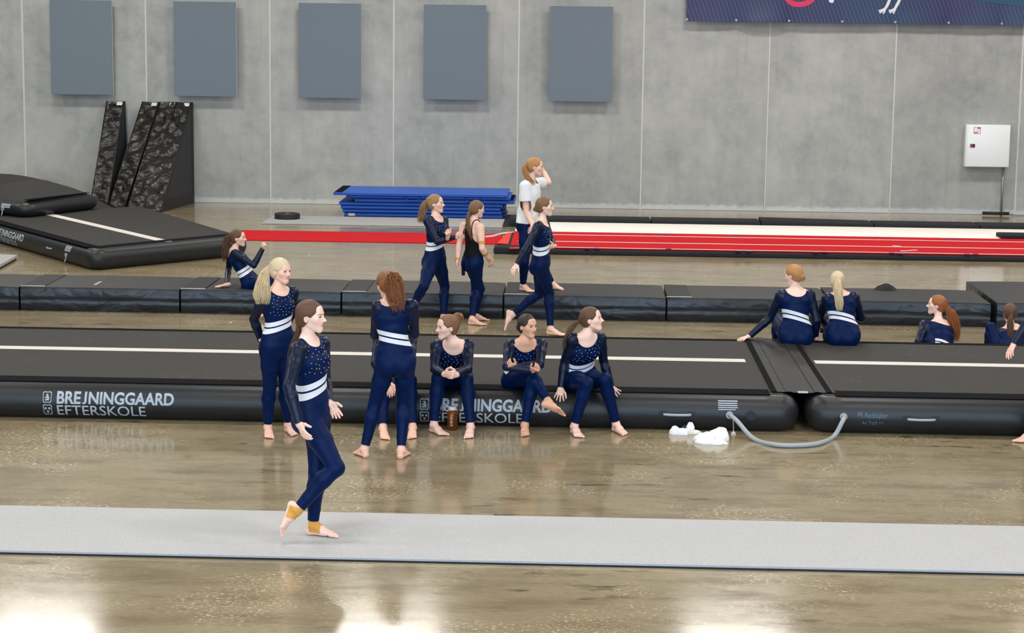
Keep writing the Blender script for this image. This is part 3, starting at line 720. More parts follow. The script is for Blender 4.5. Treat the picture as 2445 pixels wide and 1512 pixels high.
pv = ib.side(4, .62, .43, .005); ringdisc(pv, (ib.nm[4][0], ib.nm[4][1], 0), .035, .02, .02, M['hose'], sb, 'air_valve')
mesh('valve_cord', *tube([pv, pv+[ib.nm[4][0]*.03, ib.nm[4][1]*.03, -.1]], .008, 6), M['rope'], sb)
for k in range(3): mesh('care_label_bar', *ib.ribbon(4, .55, .8, 0.50-k*.022, .515-k*.022, .003, 2, 1), M['print'], sb)
# hump of the bag behind
heap('air_bag_hump', (-10.3, 35.2, 0), 2.3, 1.2, .78, M['tracktop'], 'rounded top of a slack black air mat behind the air floor, at the left edge', 'air mat', 5, 32, 12, .05)
# white slab at the left edge
ws = empty('white_slab', (-8.9, 29.1, 0), 'pale grey slab poking in at the left edge, the shade below it built in black', 'slab')
ps = [G(-60, 612), G(0, 637), G(42, 609), G(0, 606)]
z1 = .07; V = [(p_[0], p_[1], z) for z in (.03, z1) for p_ in ((G(-90, 640, z1)), G(0, 632, z1), G(42, 609, z1), G(-60, 604, z1))]
mesh('slab_top', V, [(0, 1, 2, 3)[::-1], (4, 5, 6, 7), (0, 1, 5, 4), (1, 2, 6, 5), (2, 3, 7, 6), (3, 0, 4, 7)], M['greymat'], ws)
V = [(x*1.0+.0, y+.03, z-.03) for x, y, z in [(v[0], v[1], v[2]) for v in V]]; V = [(v[0]-.03, v[1], min(v[2], .03)*.99) for v in V]
mesh('shade_base', V, [(0, 1, 2, 3)[::-1], (4, 5, 6, 7), (0, 1, 5, 4), (1, 2, 6, 5), (2, 3, 7, 6), (3, 0, 4, 7)], M['blackfoam'], ws)  # black body standing in for the shade under the slab

# ------------------------------------------------------------------ on the wall
for i, (n_, px) in enumerate(zip(('leftmost, above the black wedges', 'second from the left', 'middle one of the five', 'fourth, above the girl with raised fists', 'rightmost, nearest the banner'), (195, 492, 790, 1087, 1387))):
    xc = (-9.575, -7.183, -4.777, -2.383, .028)[i]
    t = empty('acoustic_panel', (xc, WALL_Y-.1, 2.07), 'blue-grey felt acoustic wall panel, '+n_, 'wall panel', 'acoustic panels on the back wall')
    box('felt_face', xc-.598, xc+.598, WALL_Y-.215, WALL_Y-.195, 2.072, 3.876, M['acoustic'], t, .003, 1)
    box('white_core', xc-.60, xc+.60, WALL_Y-.195, WALL_Y-.15, 2.07, 3.878, M['white_edge'], t)
    for sx in (-.4, .4):
        for z in (2.3, 3.6): box('wall_bracket', xc+sx-.03, xc+sx+.03, WALL_Y-.15, WALL_Y-.005, z-.03, z+.03, M['galv'], t)
cbn = empty('hose_cabinet', (7.82, WALL_Y-.1, .93), 'white metal fire hose cabinet with a red pictogram on the wall', 'cabinet')
box('cabinet_body', 7.40, 8.235, WALL_Y-.20, WALL_Y, .93, 1.735, M['white_metal'], cbn, .008)
dr = box('cabinet_door', 7.425, 8.225, WALL_Y-.222, WALL_Y-.20, .94, 1.725, M['white_metal'], cbn, .006)
yd = WALL_Y-.2235
sg = box('fire_sign', 7.535, 7.665, yd-.001, yd+.002, 1.565, 1.69, M['redsign'], dr)
box('sign_mark', 7.543, 7.605, yd-.003, yd-.001, 1.60, 1.682, M['white_metal'], cbn); box('sign_mark', 7.612, 7.655, yd-.003, yd-.001, 1.572, 1.66, M['white_metal'], cbn)
mesh('sign_mark', *tube([(7.545, yd-.002, 1.59), (7.56, yd-.002, 1.575), (7.58, yd-.002, 1.59), (7.60, yd-.002, 1.575)], .005, 6), M['white_metal'], cbn)
lk = box('lock', 7.478, 7.57, yd-.012, yd, 1.305, 1.37, M['navy'], dr, .003, 1); box('lock_flag', 7.478, 7.515, yd-.014, yd-.011, 1.308, 1.367, M['redsign'], cbn)
pp = A(2398, 402, WALL_Y-.05); mesh('pipe', *tube([(8.165, WALL_Y-.06, .0), (8.165, WALL_Y-.06, .93)], .018, 10), M['galv'], cbn, smooth=True)
pc = mesh('pipe_foam', *tube([(7.78, WALL_Y-.20, .05), (8.28, WALL_Y-.22, .05)], .03, 10), M['black'], None, smooth=True); tag(pc, 'short black foam roll on the floor below the wall pipe', 'foam roll')
cpts = [(8.28, WALL_Y-.22, .04), (8.5, WALL_Y-.12, .012), (9.2, WALL_Y-.08, .012), (10, WALL_Y-.08, .012)]
o = mesh('floor_cable', *tube(catmull(cpts, 5), .008, 6), M['galv'], None, smooth=True); tag(o, 'thin grey cable along the foot of the wall at the right', 'cable')

# banner
def banner_mat():
    t = NT('navy_banner_print'); g = t.geo()
    wv = t.n('ShaderNodeTexWave', wave_type='BANDS', bands_direction='X'); mp = t.n('ShaderNodeMapping'); mp.inputs['Rotation'].default_value = (0, math.radians(20), 0); t.l(g, mp.inputs[0])
    t.l(mp.outputs[0], wv.inputs[0]); wv.inputs['Scale'].default_value = 4.4; wv.inputs['Distortion'].default_value = 1.4; wv.inputs['Detail'].default_value = 0; wv.inputs['Detail Scale'].default_value = .3
    big = t.noise(g, .45, 2)
    c = t.ramp(big, [(.3, srgb(50, 44, 92)), (.5, srgb(38, 40, 82)), (.68, srgb(30, 58, 90))])
    c = t.mix(t.ramp(wv.outputs[1], [(.90, (0, 0, 0)), (.98, (.4, .4, .4))]), c, srgb(112, 110, 158))
    return t.set(color=c, rough=.55)
M['banner'] = banner_mat(); M['bred'] = plain('raspberry_print', srgb(206, 40, 92), .55, .03); M['bwhite'] = plain('white_print', srgb(226, 226, 232), .55, .02); M['teal'] = plain('teal_print', srgb(32, 74, 104), .55, .06, 4)
bn = empty('banner', (6, WALL_Y-.12, 3.6), 'navy pinstriped cloth banner with red and white print, hung at the upper right', 'banner')
XB0, XB1, ZB0, ZB1 = 2.02, 10.4, 3.615, 5.6
eye = [A(px, 50, WALL_Y-.19)[0] for px in (1640, 1758, 1884, 2011, 2138, 2265, 2392, 2519, 2646)]
def bsurf(x, z):
    d = min(abs(x-e) for e in eye); up = (z-ZB0); s = math.exp(-up/.35)
    bow = 0
    if eye[1] < x < eye[2]: bow = .10*math.sin(math.pi*(x-eye[1])/(eye[2]-eye[1]))*math.exp(-up/.2)
    return WALL_Y-.19-.035*s*math.sin(min(d, .33)/.33*math.pi/2)-.015*math.sin(x*2.1+z*3)-bow
nx, nz = 168, 26; V = []; F = []
for j in range(nz+1):
    for i in range(nx+1):
        x = XB0+(XB1-XB0)*i/nx; z = ZB0+(ZB1-ZB0)*(j/nz)**1.4; V.append((x, bsurf(x, z), z))
for j in range(nz):
    for i in range(nx): a = j*(nx+1)+i; F.append((a, a+1, a+nx+2, a+nx+1))
bf = mesh('cloth', V, F, M['banner'], bn, smooth=True)
for e in eye:
    p_ = (e, bsurf(e, ZB0+.035)-.004, ZB0+.035); ringdisc(p_, (0, -1, 0), .022, .011, .006, M['galv'], bn, 'grommet', 12)
def bprint(poly, mat, name):
    V = [(x, bsurf(x, z)-.006, z) for x, z in poly]; return mesh(name, V, [tuple(range(len(V)))], mat, bn)
def bxz(px, py): p_ = A(px, py, WALL_Y-.21); return p_[0], p_[2]
def bband(pts, w0, mat, name, n=6):
    P = catmull([(*bxz(*q), 0) for q in pts], n); V = []; F = []
    for i in range(len(P)):
        a = P[max(i-1, 0)]; b = P[min(i+1, len(P)-1)]; d = nrm(b-a); nn = np.array([-d[1], d[0], 0])*w0[min(int(i/n), len(w0)-1)]/2
        for q in (P[i]-nn, P[i]+nn): V.append((q[0], bsurf(q[0], q[1])-.006, q[1]))
    for i in range(len(P)-1): F.append((2*i, 2*i+2, 2*i+3, 2*i+1))
    return mesh(name, V, F, mat, bn)
bband([(1868, -40), (1874, -12), (1892, 8), (1920, 9), (1942, -4), (1956, -30)], (.09, .10, .10, .10, .08, .08), M['bred'], 'red_ring_print')
bband([(1990, -30), (1987, -4), (1983, 6)], (.10, .09, .05), M['bwhite'], 'white_shape_print')
for dx in (0, 24):
    bband([(2126+dx, -30), (2125+dx, -4), (2117+dx*.95, 16), (2110+dx, 24)], (.06, .055, .05, .03), M['bwhite'], 'leg_print')
    for tx, ty in ((2098, 26), (2100, 31), (2109, 33)): bband([(2115+dx, 19), ((2115+tx)/2+dx, (19+ty)/2+1), (tx+dx, ty)], (.035, .03, .02), M['bwhite'], 'toe_print')
pl_ = [bxz(2290, -20), bxz(2330, 2), bxz(2390, 10), bxz(2450, 14), bxz(2520, 10), bxz(2560, -20)]
V = []; F = []
for i in range(13):
    k = i/12; xa = A(2270+k*330, 0, WALL_Y-.12)[0]; zb = A(2270, -10+24*math.sin(math.pi*min(1, k*.8)), WALL_Y-.12)[2]-.0
    V += [(xa, bsurf(xa, zb)-.006, zb), (xa, bsurf(xa, ZB1)-.006, 4.4)]
for i in range(12): F.append((2*i, 2*i+2, 2*i+3, 2*i+1))
mesh('teal_print', V, F, M['teal'], bn)
# ------------------------------------------------------------------ people: an implicit body surface, meshed with surface nets
BIG = 0.5
def d_cone(x, y, z, p):
    A_, B_, ra, rb = p['A'], p['B'], p['ra'], p['rb']
    d = B_-A_; L2 = float(d@d)+1e-12
    t = np.clip(((x-A_[0])*d[0]+(y-A_[1])*d[1]+(z-A_[2])*d[2])/L2, 0, 1)
    qx = x-A_[0]-t*d[0]; qy = y-A_[1]-t*d[1]; qz = z-A_[2]-t*d[2]
    if p.get('lat') is None:
        return np.sqrt(qx*qx+qy*qy+qz*qz)-(ra+(rb-ra)*t)
    w = d/math.sqrt(L2); lat = nrm(p['lat']-w*(p['lat']@w)); fr = np.cross(w, lat)
    a = ra[0]+(rb[0]-ra[0])*t; b = ra[1]+(rb[1]-ra[1])*t; c = np.minimum(a, b)*p.get('cap', .7)
    u = (qx*lat[0]+qy*lat[1]+qz*lat[2])/a; v = (qx*fr[0]+qy*fr[1]+qz*fr[2])/b; s = (qx*w[0]+qy*w[1]+qz*w[2])/c
    k0 = np.sqrt(u*u+v*v+s*s); k1 = np.sqrt((u/a)**2+(v/b)**2+(s/c)**2)+1e-9
    return np.where(k0 < 1e-4, -np.minimum(a, b), k0*(k0-1)/k1)
def d_ell(x, y, z, p):
    C, R, r = p['C'], p['R'], p['r']; x = x-C[0]; y = y-C[1]; z = z-C[2]
    u, v, s = [(x*R[i][0]+y*R[i][1]+z*R[i][2])/r[i] for i in range(3)]
    k0 = np.sqrt(u*u+v*v+s*s); k1 = np.sqrt((u/r[0])**2+(v/r[1])**2+(s/r[2])**2)+1e-9
    return np.where(k0 < 1e-4, -min(r), k0*(k0-1)/k1)
def smin(a, b, k):
    h = np.maximum(k-np.abs(a-b), 0)/k; return np.minimum(a, b)-h*h*k*.25
def bounds(p):
    if 'C' in p: R = max(p['r']); return p['C']-R, p['C']+R
    ra = np.max(p['ra']); rb = np.max(p['rb'])
    return np.minimum(p['A']-ra, p['B']-rb), np.maximum(p['A']+ra, p['B']+rb)
def d_prim(x, y, z, p): return d_ell(x, y, z, p) if 'C' in p else d_cone(x, y, z, p)
def comb(F, d, p):
    if p.get('sub'): return -smin(-F, d, p['k'])
    return smin(F, d, p['k'])
def ev_points(prims, P):
    F = np.full(len(P), BIG)
    for p in prims: F = comb(F, d_prim(P[:, 0], P[:, 1], P[:, 2], p), p)
    return F
def ev_grid(prims, lo, hi, h, extra=.02):
    n = np.maximum(np.ceil((hi-lo)/h).astype(int)+1, 2); F = np.full(tuple(n), BIG, np.float32)
    ax = [(lo[i]+h*np.arange(n[i])).astype(np.float32) for i in range(3)]
    for p in prims:
        a, b = bounds(p); m = p['k']+extra
        i0 = np.clip(np.floor((a-m-lo)/h).astype(int), 0, n); i1 = np.clip(np.ceil((b+m-lo)/h).astype(int)+1, 0, n)
        if np.any(i1 <= i0): continue
        sl = tuple(slice(i0[i], i1[i]) for i in range(3))
        x = ax[0][sl[0]][:, None, None]; y = ax[1][sl[1]][None, :, None]; z = ax[2][sl[2]][None, None, :]
        F[sl] = comb(F[sl], d_prim(x, y, z, p), p)
    return F
def surf_nets(F, lo, h):
    S = F < 0; nx, ny, nz = F.shape
    cnt = np.zeros((nx-1, ny-1, nz-1), np.int8)
    for dx in (0, 1):
        for dy in (0, 1):
            for dz in (0, 1): cnt += S[dx:nx-1+dx, dy:ny-1+dy, dz:nz-1+dz]
    act = np.argwhere((cnt > 0) & (cnt < 8))
    if len(act) == 0: return np.zeros((0, 3)), np.zeros((0, 4), int)
    idx = np.full(cnt.shape, -1, np.int64); idx[act[:, 0], act[:, 1], act[:, 2]] = np.arange(len(act))
    acc = np.zeros((len(act), 3)); num = np.zeros(len(act))
    offs = [(0, 0, 0), (1, 0, 0), (0, 1, 0), (1, 1, 0), (0, 0, 1), (1, 0, 1), (0, 1, 1), (1, 1, 1)]
    cv = [F[act[:, 0]+o[0], act[:, 1]+o[1], act[:, 2]+o[2]].astype(float) for o in offs]
    for i, j in ((0, 1), (2, 3), (4, 5), (6, 7), (0, 2), (1, 3), (4, 6), (5, 7), (0, 4), (1, 5), (2, 6), (3, 7)):
        m = (cv[i] < 0) != (cv[j] < 0); t = np.where(m, cv[i]/np.where(m, cv[i]-cv[j], 1), 0)
        for a in range(3): acc[:, a] += np.where(m, offs[i][a]+t*(offs[j][a]-offs[i][a]), 0)
        num += m
    V = lo+h*(act+acc/num[:, None]); Q = []
    for a in range(3):
        b, c = (a+1) % 3, (a+2) % 3
        s0 = np.take(S, range(0, F.shape[a]-1), a); s1 = np.take(S, range(1, F.shape[a]), a)
        e = np.argwhere(s0 != s1); ok = (e[:, b] > 0) & (e[:, c] > 0) & (e[:, b] < F.shape[b]-1) & (e[:, c] < F.shape[c]-1); e = e[ok]
        if len(e) == 0: continue
        inside = s0[e[:, 0], e[:, 1], e[:, 2]]
        def cell(db, dc):
            q = e.copy(); q[:, b] += db; q[:, c] += dc; return idx[q[:, 0], q[:, 1], q[:, 2]]
        q = np.stack([cell(-1, -1), cell(0, -1), cell(0, 0), cell(-1, 0)], 1)
        q[~inside] = q[~inside][:, ::-1]; Q.append(q)
    return V, np.concatenate(Q)
def isosurf(prims, h, iso=0.0, lo=None, hi=None, pad=.012):
    if lo is None:
        bb = [bounds(p) for p in prims if not p.get('sub')]; lo = np.min([b[0] for b in bb], 0)-pad-iso-2*h; hi = np.max([b[1] for b in bb], 0)+pad+iso+2*h
    F = ev_grid(prims, lo, hi, h); return surf_nets(F-iso, lo, h)
def cut(V, Q, g):
    """keep g>0, with the edge of the kept part snapped on to g=0"""
    if len(Q) == 0: return V, []
    V = V.copy(); g = g.copy(); E = np.unique(np.sort(np.concatenate([Q[:, [0, 1]], Q[:, [1, 2]], Q[:, [2, 3]], Q[:, [3, 0]]]), axis=1), axis=0)
    m = (g[E[:, 0]] > 0) != (g[E[:, 1]] > 0); E = E[m]
    t = g[E[:, 0]]/(g[E[:, 0]]-g[E[:, 1]]+1e-12)
    bt = np.full(len(V), 9.0); bp = V.copy()
    for (i, j), tt in zip(E, t):
        if tt < .5:
            if tt < bt[i]: bt[i] = tt; bp[i] = V[i]+tt*(V[j]-V[i])
        elif 1-tt < bt[j]: bt[j] = 1-tt; bp[j] = V[j]+(1-tt)*(V[i]-V[j])
    sn = bt < 9; V[sn] = bp[sn]; g[sn] = 0
    gq = g[Q]; F = []
    pos = (gq >= 0).all(1) & (gq > 0).any(1); F += [tuple(q) for q in Q[pos]]
    mix = (gq > 0).any(1) & (gq < 0).any(1)
    for q, gg in zip(Q[mix], gq[mix]):
        for tri in (((0, 1, 2), (0, 2, 3)) if (gg[0] == 0 and gg[2] == 0) else ((0, 1, 3), (1, 2, 3))):
            if all(gg[k] >= 0 for k in tri) and any(gg[k] > 0 for k in tri): F.append(tuple(q[k] for k in tri))
    return V, F
def compact(V, F):
    if not len(F): return np.zeros((0, 3)), []
    u = np.unique(np.concatenate([np.array(f) for f in F])); mp = np.full(len(V), -1); mp[u] = np.arange(len(u))
    return V[u], [tuple(mp[list(f)]) for f in F]

# ------------------------------------------------------------------ people: materials
def skin_mat(name, col):
    t = NT(name); a = t.n('ShaderNodeVertexColor'); a.layer_name = 'Col'; n = t.noise(t.geo(), 35, 3)
    c = t.mix(1.0, col, a.outputs[0], 'MULTIPLY'); c = t.mix(t.math('MULTIPLY', n, .25), c, tuple(x*k for x, k in zip(col, (.95, .78, .72))))
    return t.set(color=c, rough=.5, spec=.4)
def suit_mat(name, lo, hi, rough, metal=0.0, spark=False, sheen=0.0):
    t = NT(name); g = t.geo(); n = t.noise(g, 18, 4, .6); c = t.mix(n, lo, hi)
    if spark:
        v = t.noise(g, 420, 1, .5); m = t.ramp(v, [(.66, (0, 0, 0)), (.72, (1, 1, 1))]); c = t.mix(t.math('MULTIPLY', m, .35), c, (.30, .42, .65))
    t.bump(n, .12, .006)
    return t.set(color=c, rough=rough, metal=metal, spec=.10 if not spark else .3, sheen=sheen)
def hair_mat(name, lo, hi):
    t = NT(name); a = t.n('ShaderNodeAttribute'); a.attribute_name = 'hair_uv'; mp = t.n('ShaderNodeMapping'); mp.inputs['Scale'].default_value = (26, 1.2, 1); t.l(a.outputs['Vector'], mp.inputs[0])
    n = t.noise(mp.outputs[0], 1.0, 4, .7); c = t.ramp(n, [(.3, lo), (.7, hi)]); t.bump(n, .5, .006)
    return t.set(color=c, rough=.42, spec=.45)
SUIT = suit_mat('navy_lycra', (.0003, .0068, .042), (.0008, .0132, .074), .44)
SLEEVE = suit_mat('dark_sparkle_mesh', (.0015, .0045, .018), (.003, .010, .040), .34, .2, True)
STRIPE = plain('white_satin_stripe', srgb(226, 228, 236), .5, .03)
STONE = plain('rhinestone', (.9, .9, .95), .15, .02)
BLACKTOP = suit_mat('black_cotton', (.006, .006, .007), (.012, .012, .013), .7)
TEE = suit_mat('white_cotton_shirt', (.80, .80, .82), (.88, .88, .89), .85)
TAPE = plain('ochre_sports_tape', srgb(214, 152, 66), .7, .08)
EYEW = plain('eye_white', srgb(226, 222, 218), .25, .02); EYED = plain('eye_dark', (.015, .012, .01), .2)
SKIN = {'fair': skin_mat('fair_skin', srgb(242, 198, 178)), 'pale': skin_mat('pale_skin', srgb(246, 208, 192)), 'tan': skin_mat('warm_skin', srgb(222, 172, 144))}
HAIR = {k: hair_mat(k+'_hair', srgb(*a), srgb(*b)) for k, a, b in (('brown', (62, 40, 26), (112, 76, 50)), ('blonde', (150, 118, 76), (226, 200, 152)), ('platinum', (182, 156, 114), (246, 228, 190)),
        ('auburn', (84, 46, 24), (166, 104, 58)), ('dark', (26, 18, 14), (58, 42, 32)), ('ginger', (150, 96, 52), (212, 158, 100)), ('dirtyblonde', (112, 82, 52), (182, 142, 96)), ('red', (112, 58, 22), (190, 112, 54)), ('lightbrown', (92, 62, 40), (150, 108, 70)))}

# ------------------------------------------------------------------ people: anatomy
def fvec(deg): a = math.radians(deg); return np.array([math.sin(a), -math.cos(a), 0.0])   # 0 = towards the viewer, 90 = to the right
def lvec(deg): a = math.radians(deg); return np.array([math.cos(a), math.sin(a), 0.0])     # the person's own left
def reach(par, px, L, sign):
    """point on the sight line through px at distance L from par (n = nearer solution, f = farther)"""
    d = nrm(ray(*px)); o = CAMP-par; b = d@o; c = o@o-L*L; disc = b*b-c
    if disc <= 0: return CAMP+d*(-b)
    s = math.sqrt(disc); return CAMP+d*((-b-s) if sign == 'n' else (-b+s))
PEOPLE = []
def settle(prims, pts, off):
    Q = np.array(pts, float)
    for _ in range(6):
        f0 = ev_points(prims, Q); gr = np.stack([(ev_points(prims, Q+e)-f0)/.001 for e in np.eye(3)*.001], 1); gr /= np.linalg.norm(gr, axis=1, keepdims=True)+1e-9; Q = Q-gr*(f0-off)[:, None]
    return Q
class Person:
    def __init__(s, H=1.66, build=1.0):
        s.H = H; s.k = H/1.68; s.core = []; s.torso = []; s.arm = {'L': [], 'R': []}; s.legs = []; s.head = []; s.ext = []; s.b = build
    def cone(s, lst, A_, B_, ra, rb, k=.02, lat=None, cap=.7, sub=False):
        sc = s.k; f = (lambda r: (r[0]*sc, r[1]*sc)) if lat is not None else (lambda r: r*sc)
        p = dict(A=np.asarray(A_, float), B=np.asarray(B_, float), ra=f(ra), rb=f(rb), k=k, lat=None if lat is None else np.asarray(lat, float), cap=cap, sub=sub); lst.append(p); return p
    def ell(s, lst, C, R, r, k=.02, sub=False): lst.append(dict(C=np.asarray(C, float), R=R, r=[q*s.k for q in r], k=k, sub=sub))
def build_torso(s, pv, nk, pyaw, cyaw, bend=0.0, sag=0.0):
    k, b = s.k, s.b; s.pv, s.nk = pv, nk; mid = (pv+nk)/2-fvec((pyaw+cyaw)/2)*bend*k; s.pyaw, s.cyaw = pyaw, cyaw
    def sp(t): return (1-t)**2*pv+2*t*(1-t)*mid+t*t*nk
    def yaw(t): return pyaw+(cyaw-pyaw)*min(1, max(0, t*1.15))
    s.sp, s.yaw = sp, yaw
    T1 = nrm(nk-mid); T0 = nrm(mid-pv); s.T1, s.T0 = T1, T0
    st = [(-.10, .120*b, .092*b), (.04, .158*b, .106*b), (.17, .150*b, .100*b), (.38, .113*b, .084*b), (.56, .124*b, .090*b), (.74, .140*b, .098*b), (.88, .115*b, .080*b), (.98, .055, .055)]
    for (t0, a0, b0), (t1, a1, b1) in zip(st[:-1], st[1:]):
        P = sp(max(t0, 0))+T0*min(t0, 0)*.52*k; Q = sp(t1); s.cone(s.torso, P, Q, (a0, b0), (a1, b1), .03*k, lvec(yaw((t0+t1)/2)), .75)
    fp, lp = fvec(pyaw), lvec(pyaw); fp2 = nrm(fp-T0*(fp@T0)); fc = fvec(cyaw); lc = lvec(cyaw); fc2 = nrm(fc-T1*(fc@T1)); s.fc, s.lc, s.fp = fc2, lc, fp2
    for sg in (1, -1):
        s.ell(s.torso, pv+lp*.068*sg*k-fp2*.050*k-T0*.035*k, (lp, fp2, T0), (.082*b, .078*b, .088*b), .04)
        s.ell(s.torso, sp(.70)+lc*.060*sg*k+fc2*.062*k, (lc, fc2, T1), (.056, .050, .055), .035)
    return s
def build_arm(s, sd, sh, el, wr, fat=1.0):
    k = s.k; a = s.arm[sd]; d = nrm(el-sh)
    s.cone(s.torso, s.nk+s.T1*.015*k, sh+s.T1*.010*k, .030, .032, .05)
    s.cone(a, sh, sh+(el-sh)*.45, .050*fat, .044*fat, .045); s.cone(a, sh+(el-sh)*.40, el, .045*fat, .036*fat, .012)
    s.cone(a, el, el+(wr-el)*.28, .036*fat, .039*fat, .012); s.cone(a, el+(wr-el)*.28, wr+nrm(wr-el)*.008, .039*fat, .0265, .01)
def build_leg(s, hp, kn, an):
    k, b = s.k, s.b; L = s.legs; ax = nrm(an-kn); th = nrm(kn-hp); bk = np.cross(ax, np.cross(ax, th))   # towards the calf
    bk = nrm(-(th-ax*(th@ax))) if np.linalg.norm(th-ax*(th@ax)) > .12 else -s.fp
    bk = nrm(bk-ax*(bk@ax))
    s.cone(L, hp, hp+(kn-hp)*.45, .089*b, .077*b, .035); s.cone(L, hp+(kn-hp)*.45, kn, .077*b, .053, .02)
    c = kn+(an-kn)*.30+bk*.014*k; s.cone(L, kn, c, .052, .0555*b, .02); s.cone(L, c, kn+(an-kn)*.70+bk*.004*k, .0555*b, .040, .02); s.cone(L, kn+(an-kn)*.70+bk*.004*k, an, .040, .0345, .012)
def build_hand(s, W, d, n, sd, curl=.35, spread=.06, thumb=.0):
    k = s.k*.97; L = []; d = nrm(d); n = nrm(n-d*(n@d)); th = np.cross(d, n)*(1 if sd == 'R' else -1)
    s.cone(L, W-d*.035*k, W+d*.01*k, .0255, .0245, .008); s.cone(L, W, W+d*.080*k, (.024, .0175), (.037, .0135), .012, th, .8)
    s.cone(L, W+d*.02*k+th*.018*k+n*.006*k, W+d*.05*k+th*.028*k+n*.008*k, .014, .012, .01)
    c = curl if hasattr(curl, '__len__') else (curl*.8, curl*1.0, curl*1.08, curl*1.15)
    for i, (off, ln, r) in enumerate(((.0285, .072, .0085), (.0095, .080, .0088), (-.0095, .074, .0083), (-.0275, .059, .0073))):
        p = W+d*(.082-.004*abs(i-1))*k+th*off*k; a = 0
        for q, (fr, bend) in enumerate(((.44, .9), (.32, 1.15), (.24, .8))):
            a += c[i]*bend; v = nrm(d*math.cos(a)+n*math.sin(a)+th*spread*(1.4-i)*math.cos(a)); p2 = p+v*ln*fr*k; s.cone(L, p, p2, r*(1-.08*q), r*(.94-.09*q), .004); p = p2
    p = W+d*.022*k+th*.022*k+n*.004*k; v = nrm(d*(.62+thumb)+th*.72+n*.30); p2 = p+v*.038*k; s.cone(L, p, p2, .0125, .0105, .008)
    v2 = nrm(d*.85+th*.35+n*(.35+thumb*.4)); p3 = p2+v2*.030*k; s.cone(L, p2, p3, .0102, .0092, .004); s.cone(L, p3, p3+nrm(v2*.9+n*.25)*.022*k, .0092, .0075, .004)
    s.ext.append(L)
def build_foot(s, an, fw, up, sd, kn):
    k = s.k; L = []; fw = nrm(fw); up = nrm(up-fw*(up@fw)); lt = np.cross(up, fw); inn = lt*(-1 if sd == 'L' else 1)   # towards the big toe
    def P(a, u, l=0): return an+fw*a*k+up*u*k+inn*l*k
    s.cone(L, an+nrm(kn-an)*.06*k, an, .0355, .035, .012); s.cone(L, P(-.012, -.01), P(-.028, -.046), .030, .027, .02)
    s.cone(L, P(.005, -.005), P(.07, -.030), (.031, .033), (.034, .024), .02, lt, .8); s.cone(L, P(.06, -.036), P(.135, -.053), (.034, .024), (.043, .0155), .02, lt, .7)
    s.cone(L, P(-.025, -.055), P(.10, -.058), (.026, .016), (.036, .013), .02, lt, .7)
    for sg in (1, -1): s.ell(L, P(.002, -.004, .028*sg), (fw, lt, up), (.014, .012, .014), .01)
    for i, (l, ln, r) in enumerate(((.030, .056, .0135), (.009, .052, .0098), (-.008, .046, .0093), (-.0225, .040, .0088), (-.035, .033, .0088))):
        s.cone(L, P(.135-.006*i, -.056, l*.95), P(.135-.006*i+ln, -.0615, l*1.05), r, r*.88, .005)
    s.ext.append(L)
def build_head(s, hc, yaw, pitch, roll):
    k_full = s.k; s.k = s.kh = s.k*.94
    y, p_, r_ = math.radians(yaw), math.radians(pitch), math.radians(roll)
    fw = np.array([math.sin(y)*math.cos(p_), -math.cos(y)*math.cos(p_), math.sin(p_)]); lf = lvec(yaw); up = np.cross(fw, -lf)*1.0
    up = np.cross(lf, fw)*-1 if np.cross(lf, fw)[2] < 0 else np.cross(lf, fw); c, q = math.cos(r_), math.sin(r_); lf, up = c*lf+q*up, -q*lf+c*up
    s.hc, s.hx, s.hy, s.hz = hc, lf, fw, up; k = s.k; R = (lf, fw, up); L = s.head
    def P(a, b, c_): return hc+(lf*a+fw*b+up*c_)*k
    s.P = P
    s.ell(L, P(0, -.014, .030), R, (.073, .094, .086), .01); s.ell(L, P(0, .030, -.020), R, (.056, .060, .073), .03)
    s.cone(L, P(.042, .002, -.050), P(.011, .060, -.095), .017, .015, .02); s.cone(L, P(-.042, .002, -.050), P(-.011, .060, -.095), .017, .015, .02)
    s.ell(L, P(0, .068, -.095), R, (.016, .0145, .0165), .02); s.cone(L, P(0, .056, -.040), P(0, .060, -.078), (.031, .022), (.024, .018), .03, lf)
    for sg in (1, -1): s.ell(L, P(.040*sg, .046, -.012), R, (.019, .022, .019), .03)
    s.cone(L, P(-.026, .071, .026), P(.026, .071, .026), .017, .017, .02); s.ell(L, P(0, .058, .055), R, (.050, .024, .034), .02)
    for sg in (1, -1): s.ell(L, P(.030*sg, .096, .006), R, (.015, .0155, .010), .010, True)
    s.cone(L, P(0, .079, .020), P(0, .1090, -.0195), .0066, .0074, .013); s.ell(L, P(0, .1105, -.0235), R, (.0088, .0096, .0078), .008)
    for sg in (1, -1): s.ell(L, P(.0108*sg, .0955, -.0285), R, (.0066, .0090, .0064), .006)
    for sg in (1, -1): s.cone(L, P(-.0175*sg, .0765, -.0525), P(.0, .0835, -.0500), .0050, .0068, .006)
    s.cone(L, P(-.013, .0780, -.0610), P(.0, .0805, -.0612), .0058, .0078, .005); s.cone(L, P(.013, .0780, -.0610), P(.0, .0805, -.0612), .0058, .0078, .005)
    s.ell(L, P(0, .096, -.0556), R, (.022, .012, .0011), .003, True)
    for sg in (1, -1):
        s.ell(L, P(.0745*sg, -.010, -.004), (nrm(lf+fw*.35*sg), nrm(fw-lf*.35*sg), nrm(up+fw*-.12)), (.0075, .0185, .0305), .006)
        s.ell(L, P(.083*sg, -.004, -.002), R, (.006, .009, .014), .004, True)
    s.k = k_full
def neck_prims(s):
    k = s.k; base = s.nk-s.T1*.02*k; top = s.P(0, -.022, -.035)
    return [dict(A=base, B=top, ra=.044*k, rb=.041*k, k=.03, lat=None)]
